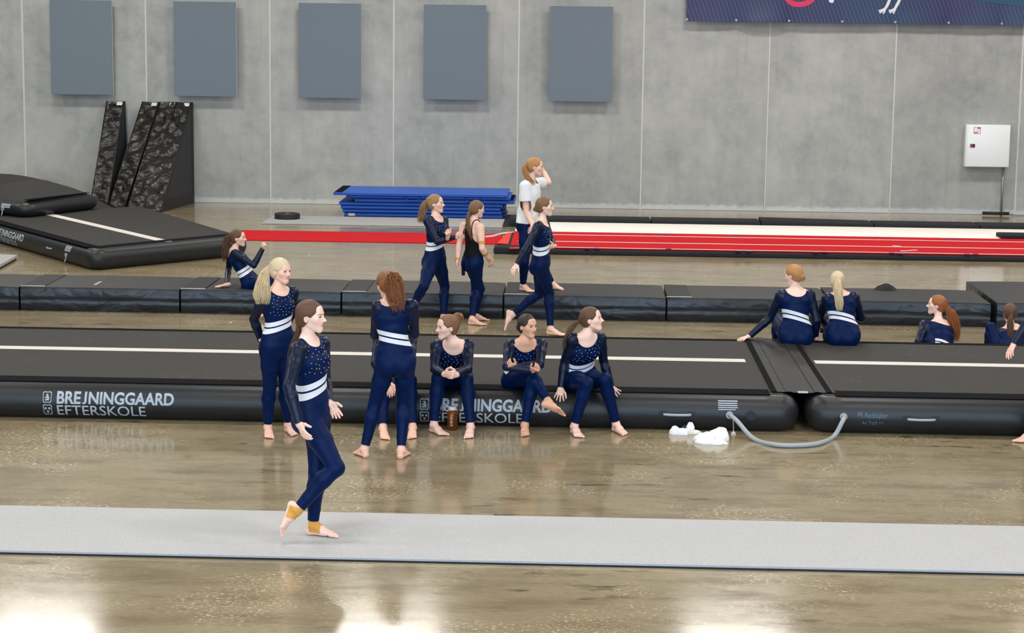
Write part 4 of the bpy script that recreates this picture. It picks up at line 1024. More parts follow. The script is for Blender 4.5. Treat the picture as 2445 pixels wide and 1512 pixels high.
def hair_prims(s, vol=.010, tie=None, nape=True, low=0.0, tiew=.020):
    L = []; R = (s.hx, s.hy, s.hz); P = s.P; k_full = s.k; s.k = s.kh
    s.ell(L, P(0, -.016, .032), R, (.0735+vol, .094+vol, .087+vol), .01)
    if nape: s.ell(L, P(0, -.050, -.026), R, (.058+vol*.5, .050, .058), .03)
    if tie is not None: s.cone(L, P(0, -.045, .01), tie, .062, tiew, .05)
    # cut along the hairline
    n = nrm(-s.hy*1.13+s.hz); c = P(0, .022+low, .0)
    L.append(dict(C=c-n*1.0*s.k, R=(s.hx, s.hy, s.hz), r=[1.0*s.k]*3, k=.012, sub=True))
    for sg in (1, -1): s.ell(L, P(.088*sg, .004, -.014), R, (.024, .028, .030), .012, True)
    s.k = k_full
    return L
def strands(path, wid, n, seed, wave=0.0, freq=3.0, rad=.0042, taper=.35, flat=1.0, root=.35, spreadend=1.0, jit=.15):
    """bundle of tapered hair strands along a path, around a solid core"""
    rnd = np.random.RandomState(seed); P = catmull(path, 7); m = len(P)
    T = np.gradient(P, axis=0); T /= np.linalg.norm(T, axis=1, keepdims=True)+1e-9
    u0 = nrm(np.cross(T[0], [.0, 1.0, .05])); U = []
    for t in T: u0 = nrm(u0-t*(u0@t)); U.append(u0)
    U = np.array(U); W = np.cross(T, U); tt = np.linspace(0, 1, m)
    wp = np.interp(tt, [0, .08, .45, .8, 1], [root, root*1.1+.1, 1, .95*spreadend, .6*spreadend])*wid
    a = rnd.uniform(0, 6.283, n); r = np.sqrt(rnd.uniform(.12, 1, n)); ph = rnd.uniform(0, 6.28, (n, 2)); ln = rnd.uniform(1-jit*2.2, 1.0, n); fq = freq*rnd.uniform(.75, 1.3, n)
    idx = tt[None]*ln[:, None]*(m-1); i0 = np.minimum(idx.astype(int), m-2); f = (idx-i0)[..., None]
    C = P[i0]*(1-f)+P[i0+1]*f; Ui = U[i0]*(1-f)+U[i0+1]*f; Wi = W[i0]*(1-f)+W[i0+1]*f; ww = np.interp(tt[None]*ln[:, None], tt, wp)
    wv = wave*np.minimum(1, tt*3)[None]*rnd.uniform(.5, 1.3, n)[:, None]
    ou = (np.cos(a)*r)[:, None]*ww+wv*np.sin(fq[:, None]*6.28*tt[None]+ph[:, :1]); ow = (np.sin(a)*r*flat)[:, None]*ww+wv*np.cos(fq[:, None]*6.28*tt[None]+ph[:, 1:])
    C = C+Ui*ou[..., None]+Wi*ow[..., None]; rr = rad*rnd.uniform(.7, 1.4, n)[:, None]*np.interp(tt, [0, .1, .7, 1], [.9, 1, .85, taper])[None]
    S = 4; ang = np.arange(S)*2*math.pi/S
    V = (C[:, :, None, :]+rr[:, :, None, None]*(np.cos(ang)[None, None, :, None]*Ui[:, :, None, :]+np.sin(ang)[None, None, :, None]*Wi[:, :, None, :])).reshape(-1, 3)
    q = np.arange(n)[:, None, None]*m*S+np.arange(m-1)[None, :, None]*S; k = np.arange(S)[None, None]; k2 = (k+1) % S
    F = np.stack([q+k, q+k2, q+S+k2, q+S+k], -1).reshape(-1, 4); uv = np.repeat(rnd.uniform(0, 30, n), m*S)
    # core
    nc = 10; an = np.arange(nc)*2*math.pi/nc; cw = wp*.72*np.interp(tt, [0, .75, .9], [1, 1, 0]); mm = int(m*.88)
    CV = (P[:mm, None]+(cw[:mm, None, None]*(np.cos(an)[None, :, None]*U[:mm, None]+flat*np.sin(an)[None, :, None]*W[:mm, None]))).reshape(-1, 3); b = len(V)
    q = b+np.arange(mm-1)[:, None]*nc; k = np.arange(nc)[None]; k2 = (k+1) % nc; CF_ = np.stack([q+k, q+k2, q+nc+k2, q+nc+k], -1).reshape(-1, 4)
    return np.concatenate([V, CV]), np.concatenate([F, CF_]), np.concatenate([uv, np.tile(an*4, mm)])
def hair_uv(o, uvs):
    at = o.data.attributes.new('hair_uv', 'FLOAT_VECTOR', 'POINT'); at.data.foreach_set('vector', np.asarray(uvs, np.float32).ravel())

def finish(s, label, hair, skin='fair', outfit='unitard', style='pony', pony=None, hvol=.010, pw=.045, pn=190, wave=.004, freq=2.5, seed=1, fine=1.0,
           ankles=True, scoop=1.0, back_scoop=1.0, hlow=0.0, tie_dark=True, stones=True, tape=(), stripes=True, smile=False, bunr=.04, flat=1.0, tiew=.020, prad=.0020, spreadend=1.0, jit=.15, st=0.0):
    k = s.k; base = np.array([s.pv[0], s.pv[1], 0.0])
    if hasattr(s, 'ground'): base[2] = s.ground
    root = empty('person', tuple(base), label, 'person', 'gymnasts in the hall'); sk = SKIN[skin]
    neck = neck_prims(s)
    core = s.torso+s.legs+neck+s.arm['L']+s.arm['R']
    # --- body: one skin mesh (trunk and limbs, head, hands, feet)
    parts = []; cols = []
    V, Q = isosurf(core, .0135*fine); parts.append((V, Q)); cols.append(np.ones((len(V), 3)))
    hd = s.torso+neck+s.head; lo = s.hc-.155*k; hi = s.hc+.155*k; lo[2] = s.hc[2]-.16*k
    V, Q = isosurf(hd, .0046*fine, 0, lo, hi); c = np.ones((len(V), 3))
    loc = np.stack([(V-s.hc)@s.hx, (V-s.hc)@s.hy, (V-s.hc)@s.hz], 1)/s.kh
    lips = np.exp(-((loc[:, 0]/.021)**4+((loc[:, 2]+.0562)/.0105)**4))*(loc[:, 1] > .068); c *= 1-lips[:, None]*np.array([.16, .52, .46])
    for sg in (1, -1):
        ch = np.exp(-(((loc[:, 0]-.045*sg)/.022)**2+((loc[:, 2]+.028)/.02)**2))*(loc[:, 1] > .03); c *= 1-ch[:, None]*np.array([.02, .12, .11])
        ea = np.exp(-(((loc[:, 0]-.08*sg)/.012)**2+((loc[:, 1]+.01)/.02)**2+((loc[:, 2])/.03)**2)); c *= 1-ea[:, None]*np.array([.03, .16, .14])
    parts.append((V, Q)); cols.append(c)
    for L in s.ext:
        V, Q = isosurf(L, .0044*fine); parts.append((V, Q)); cols.append(np.ones((len(V), 3))*np.array([1.0, .95, .93]))
    V, F = [], []; off = 0
    for v, q in parts: F.append(q+off); V.append(v); off += len(v)
    V = np.concatenate(V); F = np.concatenate(F)
    body = mesh('body', V, F, sk, root, smooth=True); at = body.data.color_attributes.new('Col', 'FLOAT_COLOR', 'POINT')
    cc = np.concatenate(cols); at.data.foreach_set('color', np.hstack([cc, np.ones((len(cc), 1))]).astype(np.float32).ravel())
    # --- eyes and brows
    kh = s.kh; hd2 = s.head+neck
    for sg in (1, -1):
        ec = s.P(.0305*sg, .0765, .0055); V = []; F = []; mi = []; n, m = 12, 8; lf = nrm(s.hx-s.hy*.22*sg); fw = nrm(s.hy+s.hx*.22*sg)
        for j in range(m+1):
            th = math.pi*j/m
            for i in range(n):
                a = 2*math.pi*i/n; r = math.sin(th); V.append(ec+(lf*.0145*r*math.cos(a)+s.hz*.0068*r*math.sin(a)*(1.0 if math.sin(a) > 0 else .8)+fw*.0105*math.cos(th))*kh)
        for j in range(m):
            for i in range(n): F.append((j*n+i, j*n+(i+1) % n, (j+1)*n+(i+1) % n, (j+1)*n+i)); mi.append(1 if j < 2 else 0)
        e = mesh('eye', V, F, None, root, smooth=True, mats=[EYEW, EYED], mi=mi)
        ps = [ec+(lf*.0155*x+s.hz*(.0058-.0040*x*x)+fw*(.0095-.005*x*x))*kh for x in np.linspace(-1.08, 1.08, 7)]; mesh('lashes', *tube(ps, [.0006, .0013, .0016, .0017, .0016, .0013, .0006], 5), EYED, e, smooth=True)
        ps = settle(hd2, [s.P(sg*(.012+.036*t), .0905-.022*t*t, .0215+.0062*math.sin(math.pi*(t*.72+.12))) for t in np.linspace(0, 1, 6)], .0006); bw = mesh('eyebrow', *tube(ps, [.0018, .0026, .0026, .0024, .0019, .0009], 5), HAIR[hair], root, smooth=True)
        hair_uv(bw, np.zeros((len(bw.data.vertices), 3)))
    # --- hair
    P = s.P; tie = None
    if pony is not None: tie = np.asarray(pony[0], float)
    hp = hair_prims(s, hvol, tie, True, hlow, tiew); V, Q = isosurf(hp, .0055*fine); V, F = compact(V, [tuple(q) for q in Q])
    ho = mesh('hair', V, F, HAIR[hair], root, smooth=True)
    ax = nrm(tie-s.hc) if tie is not None else -s.hy; e1 = nrm(np.cross(ax, s.hx)) if abs(ax@s.hx) < .9 else nrm(np.cross(ax, s.hz)); e2 = np.cross(ax, e1); rel = V-s.hc
    hair_uv(ho, np.stack([np.arctan2(rel@e2, rel@e1), (rel@ax)*6, np.zeros(len(V))], 1))
    if pony is not None and style in ('pony', 'curly'):
        V, F, uv = strands(pony, pw*k, pn, seed, wave, freq, prad, flat=flat, spreadend=spreadend, jit=jit); po = mesh('ponytail', V, F, HAIR[hair], root, smooth=True); hair_uv(po, np.stack([uv, np.zeros(len(uv)), np.zeros(len(uv))], 1))
        d = nrm(np.asarray(pony[1])-pony[0]); u = nrm(np.cross(d, [.2, .3, .9])); v = np.cross(d, u); rr = max(.016*k, tiew*.85*k)
        mesh('hair_tie', *tube([tie+d*.006+(u*math.cos(a)+v*math.sin(a))*rr for a in np.linspace(0, 6.283, 15)], .006*k, 6), BLACKTOP if tie_dark else TAPE, po, smooth=True)
    if style == 'bun':
        rnd = np.random.RandomState(seed); ps = []; uv = []
        for i in range(46):
            a = nrm(rnd.normal(size=3)); b_ = nrm(np.cross(a, rnd.normal(size=3))); r = bunr*k*rnd.uniform(.62, 1.0); t0 = rnd.uniform(0, 6); sp_ = rnd.uniform(2.2, 5)
            pt = [tie+(a*math.cos(t)+b_*math.sin(t))*r*(1+.12*math.sin(3*t+i))*np.array([1, 1, .92]) for t in np.linspace(t0, t0+sp_, 12)]; ps.append(tube(pt, [.003]+[.0052*k]*10+[.002], 5)); uv += [i*.7]*len(ps[-1][0])
        V, F = join(ps); po = mesh('hair_bun', V, F, HAIR[hair], root, smooth=True); hair_uv(po, np.stack([uv, np.zeros(len(uv)), np.zeros(len(uv))], 1))
    # --- clothes
    ctr = s.nk+s.T1*.015*k+s.fc*.015*k
    def g_neck(V, sc=1.0, bs=1.0):
        r = V-ctr; y = r@s.fc; z = r@s.T1; x = r@s.lc/(.100*sc*k*np.where(y > 0, 1, 1+.12*(bs-1))); zz = np.minimum(z, 0)/np.where(y > 0, .085*sc*k, .07*bs*k); return (np.sqrt(x*x+(y/np.where(y > 0, .135*k, (.135+.16*max(0, bs-1))*k))**2+zz*zz)-1)*.08
    def g_end(V, P_, d, R=.10, own=None, oth=None, mg=0.0):
        r = V-P_; g = np.maximum(-(r@d), np.linalg.norm(r, axis=1)-R*k)
        if own is not None:
            m = g < .03; 
            if m.any(): g[m] = np.maximum(g[m], (ev_points(own, V[m])-ev_points(oth, V[m]))+mg*k)
        return g
    def g_limbs(V, arms=True, legs=True):
        g = np.full(len(V), 9.0)
        if legs:
            for kn, an in s.legpts: d = nrm(an-kn); g = np.minimum(g, g_end(V, an-d*.035*k, d))
        if arms:
            for sd in 'LR': sh, el, wr = s.armpts[sd]; d = nrm(wr-el); g = np.minimum(g, g_end(V, wr-d*.004*k, d, .10, s.arm[sd], s.torso+s.legs+s.arm['R' if sd == 'L' else 'L']))
        return g
    FH = .0096*fine
    def shell(nm_, prims, iso, gfun, mat_, par, h=FH):
        V, Q = isosurf(prims, h, iso*k); V, F = cut(V, Q, gfun(V)); V, F = compact(V, F); return mesh(nm_, V, F, mat_, par, smooth=True)
    def g_arm(V): return np.minimum(ev_points(s.arm['L'], V), ev_points(s.arm['R'], V))-ev_points(s.torso+s.legs, V)-.004*k
    def tt(V): # position along the spine
        c_ = np.array([s.sp(t) for t in np.linspace(-.1, 1, 45)]); d2 = ((V[:, None, :]-c_[None])**2).sum(2); return np.linspace(-.1, 1, 45)[d2.argmin(1)]
    def band(t0, t1, iso, nm_, mat_, par, tiltf=0.0):
        c0, c1 = s.sp(t0), s.sp(t1); m_ = (c0+c1)/2; d = nrm(c1-c0); d = nrm(d-s.lc*.28); hw = np.linalg.norm(c1-c0)/2
        lo, hi = m_-.24*k, m_+.24*k; V, Q = isosurf(s.torso, .0085*fine, iso*k, lo, hi); g = hw-np.abs((V-m_)@d); g = np.minimum(g, .2*k-np.linalg.norm(V-m_, axis=1)); V, F = cut(V, Q, g); V, F = compact(V, F); return mesh(nm_, V, F, mat_, par, smooth=True)
    if outfit == 'unitard':
        full = s.torso+s.legs+neck+s.arm['L']+s.arm['R']
        V, Q = isosurf(full, FH, .0042*k); g = np.minimum(g_neck(V, scoop, back_scoop), g_limbs(V)); ga = g_arm(V)
        Vb, Fb = cut(V, Q, np.minimum(g, ga)); Vb, Fb = compact(Vb, Fb); su = mesh('unitard', Vb, Fb, SUIT, root, smooth=True)
        VL, FL = cut(V, Q, np.minimum(g, -ga)); VL, FL = compact(VL, FL)
        # split the sleeves into left and right
        if len(FL):
            dl = ev_points(s.arm['L'], VL)-ev_points(s.arm['R'], VL); fl_ = np.array([dl[list(f)].mean() for f in FL])
            for sel in (fl_ < 0, fl_ >= 0):
                V2, F2 = compact(VL, [f for f, q in zip(FL, sel) if q])
                if len(F2): mesh('sleeve', V2, F2, SLEEVE, su, smooth=True)
        if stripes:
            band(.420+st, .495+st, .0072, 'white_stripe', STRIPE, su); band(.318+st, .393+st, .0072, 'white_stripe', STRIPE, su)
        if stones:
            rnd = np.random.RandomState(seed); t_ = tt(Vb); rel = Vb-np.array([s.sp(q) for q in t_]); fr = rel@s.fc; lat = rel@s.lc
            cand = np.where((t_ > .56) & (t_ < .97) & (fr > .035*k) & (np.abs(lat) < .12*k) & (g_neck(Vb, scoop) > .012) & (ev_points(s.torso, Vb) < ev_points(s.legs, Vb)-.02))[0]; rnd.shuffle(cand); keep = []
            for i in cand:
                if all(np.linalg.norm(Vb[i]-Vb[j]) > .030*k for j in keep): keep.append(i)
                if len(keep) > 110: break
            if keep:
                r = .0040; oc = np.array([(1, 0, 0), (-1, 0, 0), (0, 1, 0), (0, -1, 0), (0, 0, 1), (0, 0, -1)])*r; of = [(0, 2, 4), (2, 1, 4), (1, 3, 4), (3, 0, 4), (2, 0, 5), (1, 2, 5), (3, 1, 5), (0, 3, 5)]
                V, F = join([([tuple(Vb[i]+nrm(rel[i])*.002+q*rnd.uniform(.7, 1.15)) for q in oc], of) for i in keep]); tag(mesh('rhinestones', V, F, STONE, su), 'scattered clear rhinestones', kind='stuff')
    elif outfit == 'tank':
        cw = s.sp(.26); d = s.T0
        V, Q = isosurf(s.torso+s.legs, FH, .0042*k); g = np.minimum(g_limbs(V, arms=False), -((V-cw)@d)); V, F = cut(V, Q, g); V, F = compact(V, F); lg = mesh('leggings', V, F, SUIT, root, smooth=True)
        cl = s.sp(.15)
        V, Q = isosurf(s.torso, FH, .0075*k); ct = s.sp(.97); r = V-ct; x = np.abs(r@s.lc); z = r@s.T1; y = r@s.fc
        gt = -(z+.055*k+np.clip(x-.03*k, 0, 1)*1.9); g = np.minimum(np.minimum(gt, (V-cl)@d), .15*k-x); V, F = cut(V, Q, g); V, F = compact(V, F); tk = mesh('tank_top', V, F, BLACKTOP, root, smooth=True)
        for sg in (1, -1):
            pts = [ct+s.lc*a*sg*k+s.fc*b*k+s.T1*c_*k for a, b, c_ in ((.095, -.072, -.15), (.082, -.078, -.08), (.066, -.06, -.01), (.06, -.01, .03), (.062, .055, -.005), (.07, .085, -.08))]; out = []
            for q in catmull(pts, 5):   # settle the strap on the skin
                for _ in range(6):
                    f0 = ev_points(core, q[None])[0]; gr = np.array([ev_points(core, (q+e)[None])[0]-f0 for e in np.eye(3)*.002])/.002; q = q-nrm(gr)*(f0-.004)
                out.append(q)
            mesh('shoulder_strap', *tube(out, .006*k, 6), BLACKTOP, tk, smooth=True)
        hpz = s.pv-s.lc*0+lvec(s.pyaw)*.15*k-s.fp*.05*k; q = [hpz+np.array([0, 0, z]) + lvec(s.pyaw)*o_*k for z, o_ in ((.06, -.01), (0, .02), (-.08, .03), (-.18, .025))]
        mesh('hanging_sleeve', *tube(catmull(q, 5), np.linspace(.03, .022, 16)*k, 8), SLEEVE, root, smooth=True)
    elif outfit == 'tee':
        cw = s.sp(.30); V, Q = isosurf(s.torso+s.legs, FH, .0042*k); g = np.minimum(g_limbs(V, arms=False), -((V-cw)@s.T0)); V, F = cut(V, Q, g); V, F = compact(V, F); mesh('leggings', V, F, SUIT, root, smooth=True)
        tee = [dict(p) for p in s.torso]
        for t0, t1, a, b_ in ((.0, .3, .162, .118), (.3, .6, .150, .112), (.6, .85, .150, .11)): s.cone(tee, s.sp(t0), s.sp(t1), (a, b_), (a*.98, b_*.98), .03, lvec(s.yaw(t0)), .7)
        for sd in 'LR':
            sh, el, wr = s.armpts[sd]; s.cone(tee, sh, sh+(el-sh)*.72, .058, .066, .04)
        V, Q = isosurf(tee, FH, .006*k); g = g_neck(V, .72, .8); g = np.minimum(g, (V-s.sp(.0))@s.T0+.0)
        for sd in 'LR': sh, el, wr = s.armpts[sd]; d = nrm(el-sh); g = np.minimum(g, g_end(V, sh+(el-sh)*.58, d, .14, s.arm[sd], tee[:-2], .018))
        rip = (.005*np.sin(V[:, 0]*46+V[:, 2]*16)+.003*np.sin(V[:, 0]*24-V[:, 2]*34+V[:, 1]*30))*np.clip((s.sp(.75)[2]-V[:, 2])*5, .15, 1); V = V+np.stack([rip, -np.abs(rip), rip*0], 1); V, F = cut(V, Q, g); V, F = compact(V, F); o = mesh('t_shirt', V, F, TEE, root, smooth=True)
        md = o.modifiers.new('hem', 'SOLIDIFY'); md.thickness = .003; md.offset = 1
    # --- sports tape
    for kind, sd, u0, u1 in tape:
        if kind == 'arm':
            sh, el, wr = s.armpts[sd]; a, b_ = (sh, el) if u0 < 1 else (el, wr); u0_, u1_ = u0 % 1, (u1-1e-6) % 1; c0, c1 = a+(b_-a)*u0_, a+(b_-a)*u1_; L = s.arm[sd]
            V, Q = isosurf(L, .0065, .0025, np.minimum(c0, c1)-.07, np.maximum(c0, c1)+.07); d = nrm(b_-a); hw = np.linalg.norm(c1-c0)/2; V, F = cut(V, Q, hw-np.abs((V-(c0+c1)/2)@d)); V, F = compact(V, F)
            mesh('tape_band', V, F, TAPE, root, smooth=True)
        else:
            L = s.ext[u0]; an = s.ankle[sd]; V, Q = isosurf(L, .005, .003); fw = s.footfw[sd]; ax = s.footup[sd]; r = V-an
            g = np.minimum(.042*k-np.abs(r@fw-.022*k), .05*k-np.abs(r@ax)); V, F = cut(V, Q, g); V, F = compact(V, F); mesh('tape_band', V, F, TAPE, root, smooth=True)
    s.root = root; PEOPLE.append(s); return root
def pose(H, Y, pv, nk, pyaw, cyaw, arms, legs, head, ground=0.0, ndY=0.0, bend=0.0, build=1.0, sh={}, hands={}, feet={}, shw=.150, fat=1.0, kmax=99.0, log=None):
    """arms: side -> ((elbow px), sign, (wrist px), sign, (fingertip px), sign); legs: side -> knee px, sign, ('g', heel px, toe px) or ('a', ankle px, sign, toe px, sign)"""
    s = Person(H, build); k = s.k; P0 = A(*pv, Y); N = A(*nk, Y+ndY); s.ground = ground
    build_torso(s, P0, N, pyaw, cyaw, bend); s.armpts = {}; s.legpts = []; s.ankle = {}; s.footfw = {}; s.footup = {}
    rep = [round(np.linalg.norm(N-P0)/k, 2)]
    for sd, sg in (('L', 1), ('R', -1)):
        S = N-s.T1*.048*k+s.lc*shw*sg*k
        if sd in sh: S = A(*sh[sd], S[1])
        e, es, w_, ws_, t_, ts = arms[sd]
        ab = lambda q: isinstance(q, np.ndarray)
        E = reach(S, e, .275*k, es) if len(e) == 2 else S+np.array(e)*k; W = w_ if ab(w_) else reach(E, w_, .235*k, ws_) if len(w_) == 2 else E+np.array(w_)*k; T = t_ if ab(t_) else reach(W, t_, .165*k, ts) if len(t_) == 2 else W+np.array(t_)*k
        rep += [round(np.linalg.norm(E-S)/k, 2), round(np.linalg.norm(W-E)/k, 2)]
        s.armpts[sd] = (S, E, W); build_arm(s, sd, S, E, W, fat); h = hands.get(sd, {}); n = h.get('n')
        if n is None: n = nrm((P0+N)/2-W)
        build_hand(s, W, T-W, np.array(n, float), sd, h.get('curl', .3), h.get('spread', .06), h.get('thumb', 0))
        # legs
    for sd, sg in (('L', 1), ('R', -1)):
        Hp = P0+lvec(pyaw)*.082*sg*k-s.T0*.01; kp, ks, ft = legs[sd]; Kn = reach(Hp, kp, .405*k, ks) if len(kp) == 2 else Hp+np.array(kp)*k
        if ft[0] == 'g':
            he, to = G(*ft[1], ground), G(*ft[2], ground); d = nrm(to-he); An = to-d*.188*k+np.array([0, 0, .074*k]); up = np.array([0, 0, 1.0])
            if len(ft) > 3: An = An+np.array(ft[3])
            if len(kp) == 2:   # knee on its sight line, best fitting both bone lengths
                ys = np.linspace(min(Hp[1], An[1])-.35, max(Hp[1], An[1])+.35, 281); Ks = np.array([A(*kp, y_) for y_ in ys])
                er = 2.5*(np.linalg.norm(Ks-Hp, axis=1)-.405*k)**2+(np.linalg.norm(Ks-An, axis=1)-.395*k)**2; er += 1e-3*((Ks-(Hp+An)/2)@fvec(pyaw) < -.01)
                er += (ys > kmax)*1.0; Kn = Ks[er.argmin()]
        else:
            An = reach(Kn, ft[1], .395*k, ft[2]) if len(ft[1]) == 2 else Kn+np.array(ft[1])*k; to = reach(An, ft[3], .17*k, ft[4]) if len(ft[3]) == 2 else An+np.array(ft[3])*k; d = nrm(to-An)
            up = nrm(Kn-An); d = nrm(d-up*0); up = nrm(up-d*(up@d))
            if len(ft) > 5: d = nrm(d*math.cos(ft[5])+up*math.sin(ft[5])); up = nrm(Kn-An); up = nrm(up-d*(up@d))
        rep += [round(np.linalg.norm(Kn-Hp)/k, 2), round(np.linalg.norm(An-Kn)/k, 2)]
        build_leg(s, Hp, Kn, An); build_foot(s, An, d, up, sd, Kn); s.legpts.append((Kn, An)); s.ankle[sd] = An; s.footfw[sd] = d; s.footup[sd] = up
    hpx, hdy, yaw, pitch, roll = head; build_head(s, A(*hpx, N[1]+hdy), yaw, pitch, roll)
    rep.append(round(np.linalg.norm(s.hc-N)/k, 3))
    if log: print('POSE', log, rep, 'pelvis z', round(P0[2], 2), 'neck z', round(N[2], 2))
    return s
def tail(s, first, *px):
    """ponytail path: first in head coordinates (left, forward, up), then pixels with depth offset from the tie"""
    t = s.P(*first); return np.array([t]+[A(x, y, t[1]+dy) for x, y, dy in px])
# ------------------------------------------------------------------ the cast
NAVY = 'girl in navy unitard '
# walking on the grey runner
s = pose(1.72, 13.78, (748, 990), (735, 812), 72, 58,
         {'L': ((776, 905), 'f', (786, 962), 'n', (815, 1008), 'n'), 'R': ((690, 922), 'n', (714, 1012), 'n', (735, 1058), 'n')},
         {'L': ((757, 1128), 'f', ('g', (740, 1277), (808, 1283))), 'R': ((803, 1118), 'n', ('a', (709, 1219), 'f', (690, 1280), 'n'))},
         ((743, 757), .0, 76, 0, 0), ground=.028, log='walker', sh={'R': (711, 838)})
finish(s, NAVY+'walking right across the grey runner, ankles taped', 'brown', 'pale', pony=tail(s, (0, -.100, -.045), (711, 800, .02), (697, 838, .03), (690, 890, .03)), pw=.026, wave=.002, seed=2,
       tape=(('foot', 'L', 2, 0), ('foot', 'R', 3, 0)), tiew=.014, fine=.9, scoop=.8)
# blonde standing with hands behind her back
s = pose(1.64, 17.12, (664, 826), (664, 690), 40, 42,
         {'L': ((695, 752), 'f', (668, 800), 'f', (650, 815), 'f'), 'R': ((606, 762), 'f', (625, 816), 'f', (632, 838), 'f')},
         {'L': ((682, 925), 'n', ('g', (684, 1030), (705, 1042))), 'R': ((644, 925), 'n', ('g', (638, 1034), (644, 1049)))},
         ((671, 648), -.01, 55, -2, 0), log='blonde', sh={'R': (628, 714), 'L': (699, 700)})
finish(s, NAVY+'with blonde ponytail standing before the printed air track, hands behind back', 'platinum', 'fair', pony=tail(s, (-.01, -.104, .045), (633, 655, -.06), (626, 690, -.15), (626, 728, -.21)), pw=.052, pn=320, wave=.003, seed=3, flat=.6, spreadend=1.75, jit=.08, hvol=.013)
# curly haired girl from behind
s = pose(1.62, 16.42, (945, 862), (932, 722), 190, 186,
         {'L': ((895, 800), 'f', (.12, .17, .06), 'n', (.12, .03, .03), 'n'), 'R': ((990, 798), 'f', (-.15, .16, .05), 'n', (-.14, .03, .02), 'n')},
         {'L': ((895, 967), 'f', ('g', (874, 1094), (849, 1082))), 'R': ((963, 967), 'f', ('g', (953, 1098), (973, 1084)))},
         ((922, 681), .03, -150, -14, 0), ndY=.03, log='curly', sh={'L': (903, 733), 'R': (984, 731)}, bend=.02)
finish(s, NAVY+'with long curly auburn ponytail, standing with her back turned', 'auburn', 'fair', style='curly', pony=tail(s, (.0, -.100, .052), (937, 672, -.06), (943, 700, -.12), (953, 746, -.14)), pw=.105, pn=520, wave=.011, freq=4.5, seed=4, stones=False, hvol=.018, prad=.0022, flat=.7, tie_dark=False, jit=.25)
# seated girl hidden behind her
s = pose(1.62, 17.90, (943, 905), (943, 806), 0, 0,
         {'L': ((982, 868), 'n', (938, 916), 'n', (934, 948), 'n'), 'R': ((896, 868), 'n', (922, 914), 'n', (930, 946), 'n')},
         {'L': ((980, 908), 'n', ('g', (986, 1036), (983, 1050))), 'R': ((917, 908), 'n', ('g', (912, 1038), (921, 1052)))},
         ((943, 774), -.03, 0, 0, 0), ndY=-.22, kmax=17.54, log='hidden', bend=.05)
finish(s, NAVY+'seated on the air track, mostly hidden behind the curly haired girl', 'brown', 'fair', style='bun', pony=tail(s, (0, -.10, .02)), seed=5, fine=1.25)
# smiling seated girl with a bun
s = pose(1.66, 17.88, (1081, 902), (1083, 820), 0, -4,
         {'L': ((1117, 882), 'n', (1090, 895), 'n', (1068, 899), 'n'), 'R': ((1038, 882), 'n', (1061, 894), 'n', (1083, 898), 'n')},
         {'L': ((1114, 906), 'n', ('g', (1126, 1033), (1118, 1049))), 'R': ((1046, 903), 'n', ('g', (1026, 1030), (1063, 1042)))},
         ((1067, 782), -.04, -62, -2, 0), ndY=-.28, kmax=17.54, log='bun', sh={'L': (1117, 824), 'R': (1042, 826)}, bend=.06, build=1.08, hands={'L': dict(curl=.8), 'R': dict(curl=.7)})
finish(s, NAVY+'with a messy top bun, seated with clasped hands above the bottle', 'lightbrown', 'pale', style='bun', pony=tail(s, (.0, -.122, .088)), bunr=.046, seed=6, scoop=1.0, tiew=.03)
# dark haired seated girl with crossed legs
s = pose(1.60, 17.92, (1240, 909), (1254, 815), 15, 12,
         {'L': ((1289, 871), 'n', (1230, 877), 'n', (1204, 868), 'n'), 'R': ((1210, 876), 'n', (1271, 885), 'n', (1291, 881), 'n')},
         {'L': ((1272, 914), 'n', ('g', (1252, 1030), (1254, 1044))), 'R': ((1268, 889), 'n', ('a', (1310, 960), 'n', (1350, 974), 'n'))},
         ((1260, 780), -.01, 45, 0, 0), ndY=-.24, kmax=17.54, log='crossed', sh={'L': (1293, 823), 'R': (1217, 826)}, bend=.04, hands={'L': dict(curl=1.0, n=(.3, .9, .2)), 'R': dict(curl=1.0, n=(-.3, .9, .2))})
finish(s, NAVY+'with dark hair, seated with arms and legs crossed', 'dark', 'tan', style='bun', pony=tail(s, (-.01, -.095, -.02)), bunr=.038, seed=7, scoop=1.05)
# seated girl looking right
s = pose(1.66, 17.86, (1383, 906), (1400, 803), 22, 28,
         {'L': ((1441, 862), 'f', (1460, 926), 'n', (1476, 943), 'n'), 'R': ((1348, 864), 'f', (1339, 926), 'n', (1333, 958), 'n')},
         {'L': ((1445, 906), 'n', ('g', (1460, 1027), (1494, 1041))), 'R': ((1402, 916), 'n', ('g', (1360, 1029), (1385, 1047)))},
         ((1413, 763), .0, 78, 8, 0), ndY=-.22, kmax=17.52, log='lookright', sh={'L': (1434, 809), 'R': (1366, 812)}, bend=.02, hands={'L': dict(curl=.12, spread=.2, n=(0, 1, -.3)), 'R': dict(curl=.12, spread=.2, n=(0, 1, -.3))})
finish(s, NAVY+'with brown ponytail, seated leaning on both hands and looking right', 'brown', 'pale', pony=tail(s, (-.01, -.100, .0), (1370, 777, -.03), (1356, 800, -.05), (1345, 834, -.05)), pw=.026, seed=8, scoop=1.02, wave=.003)
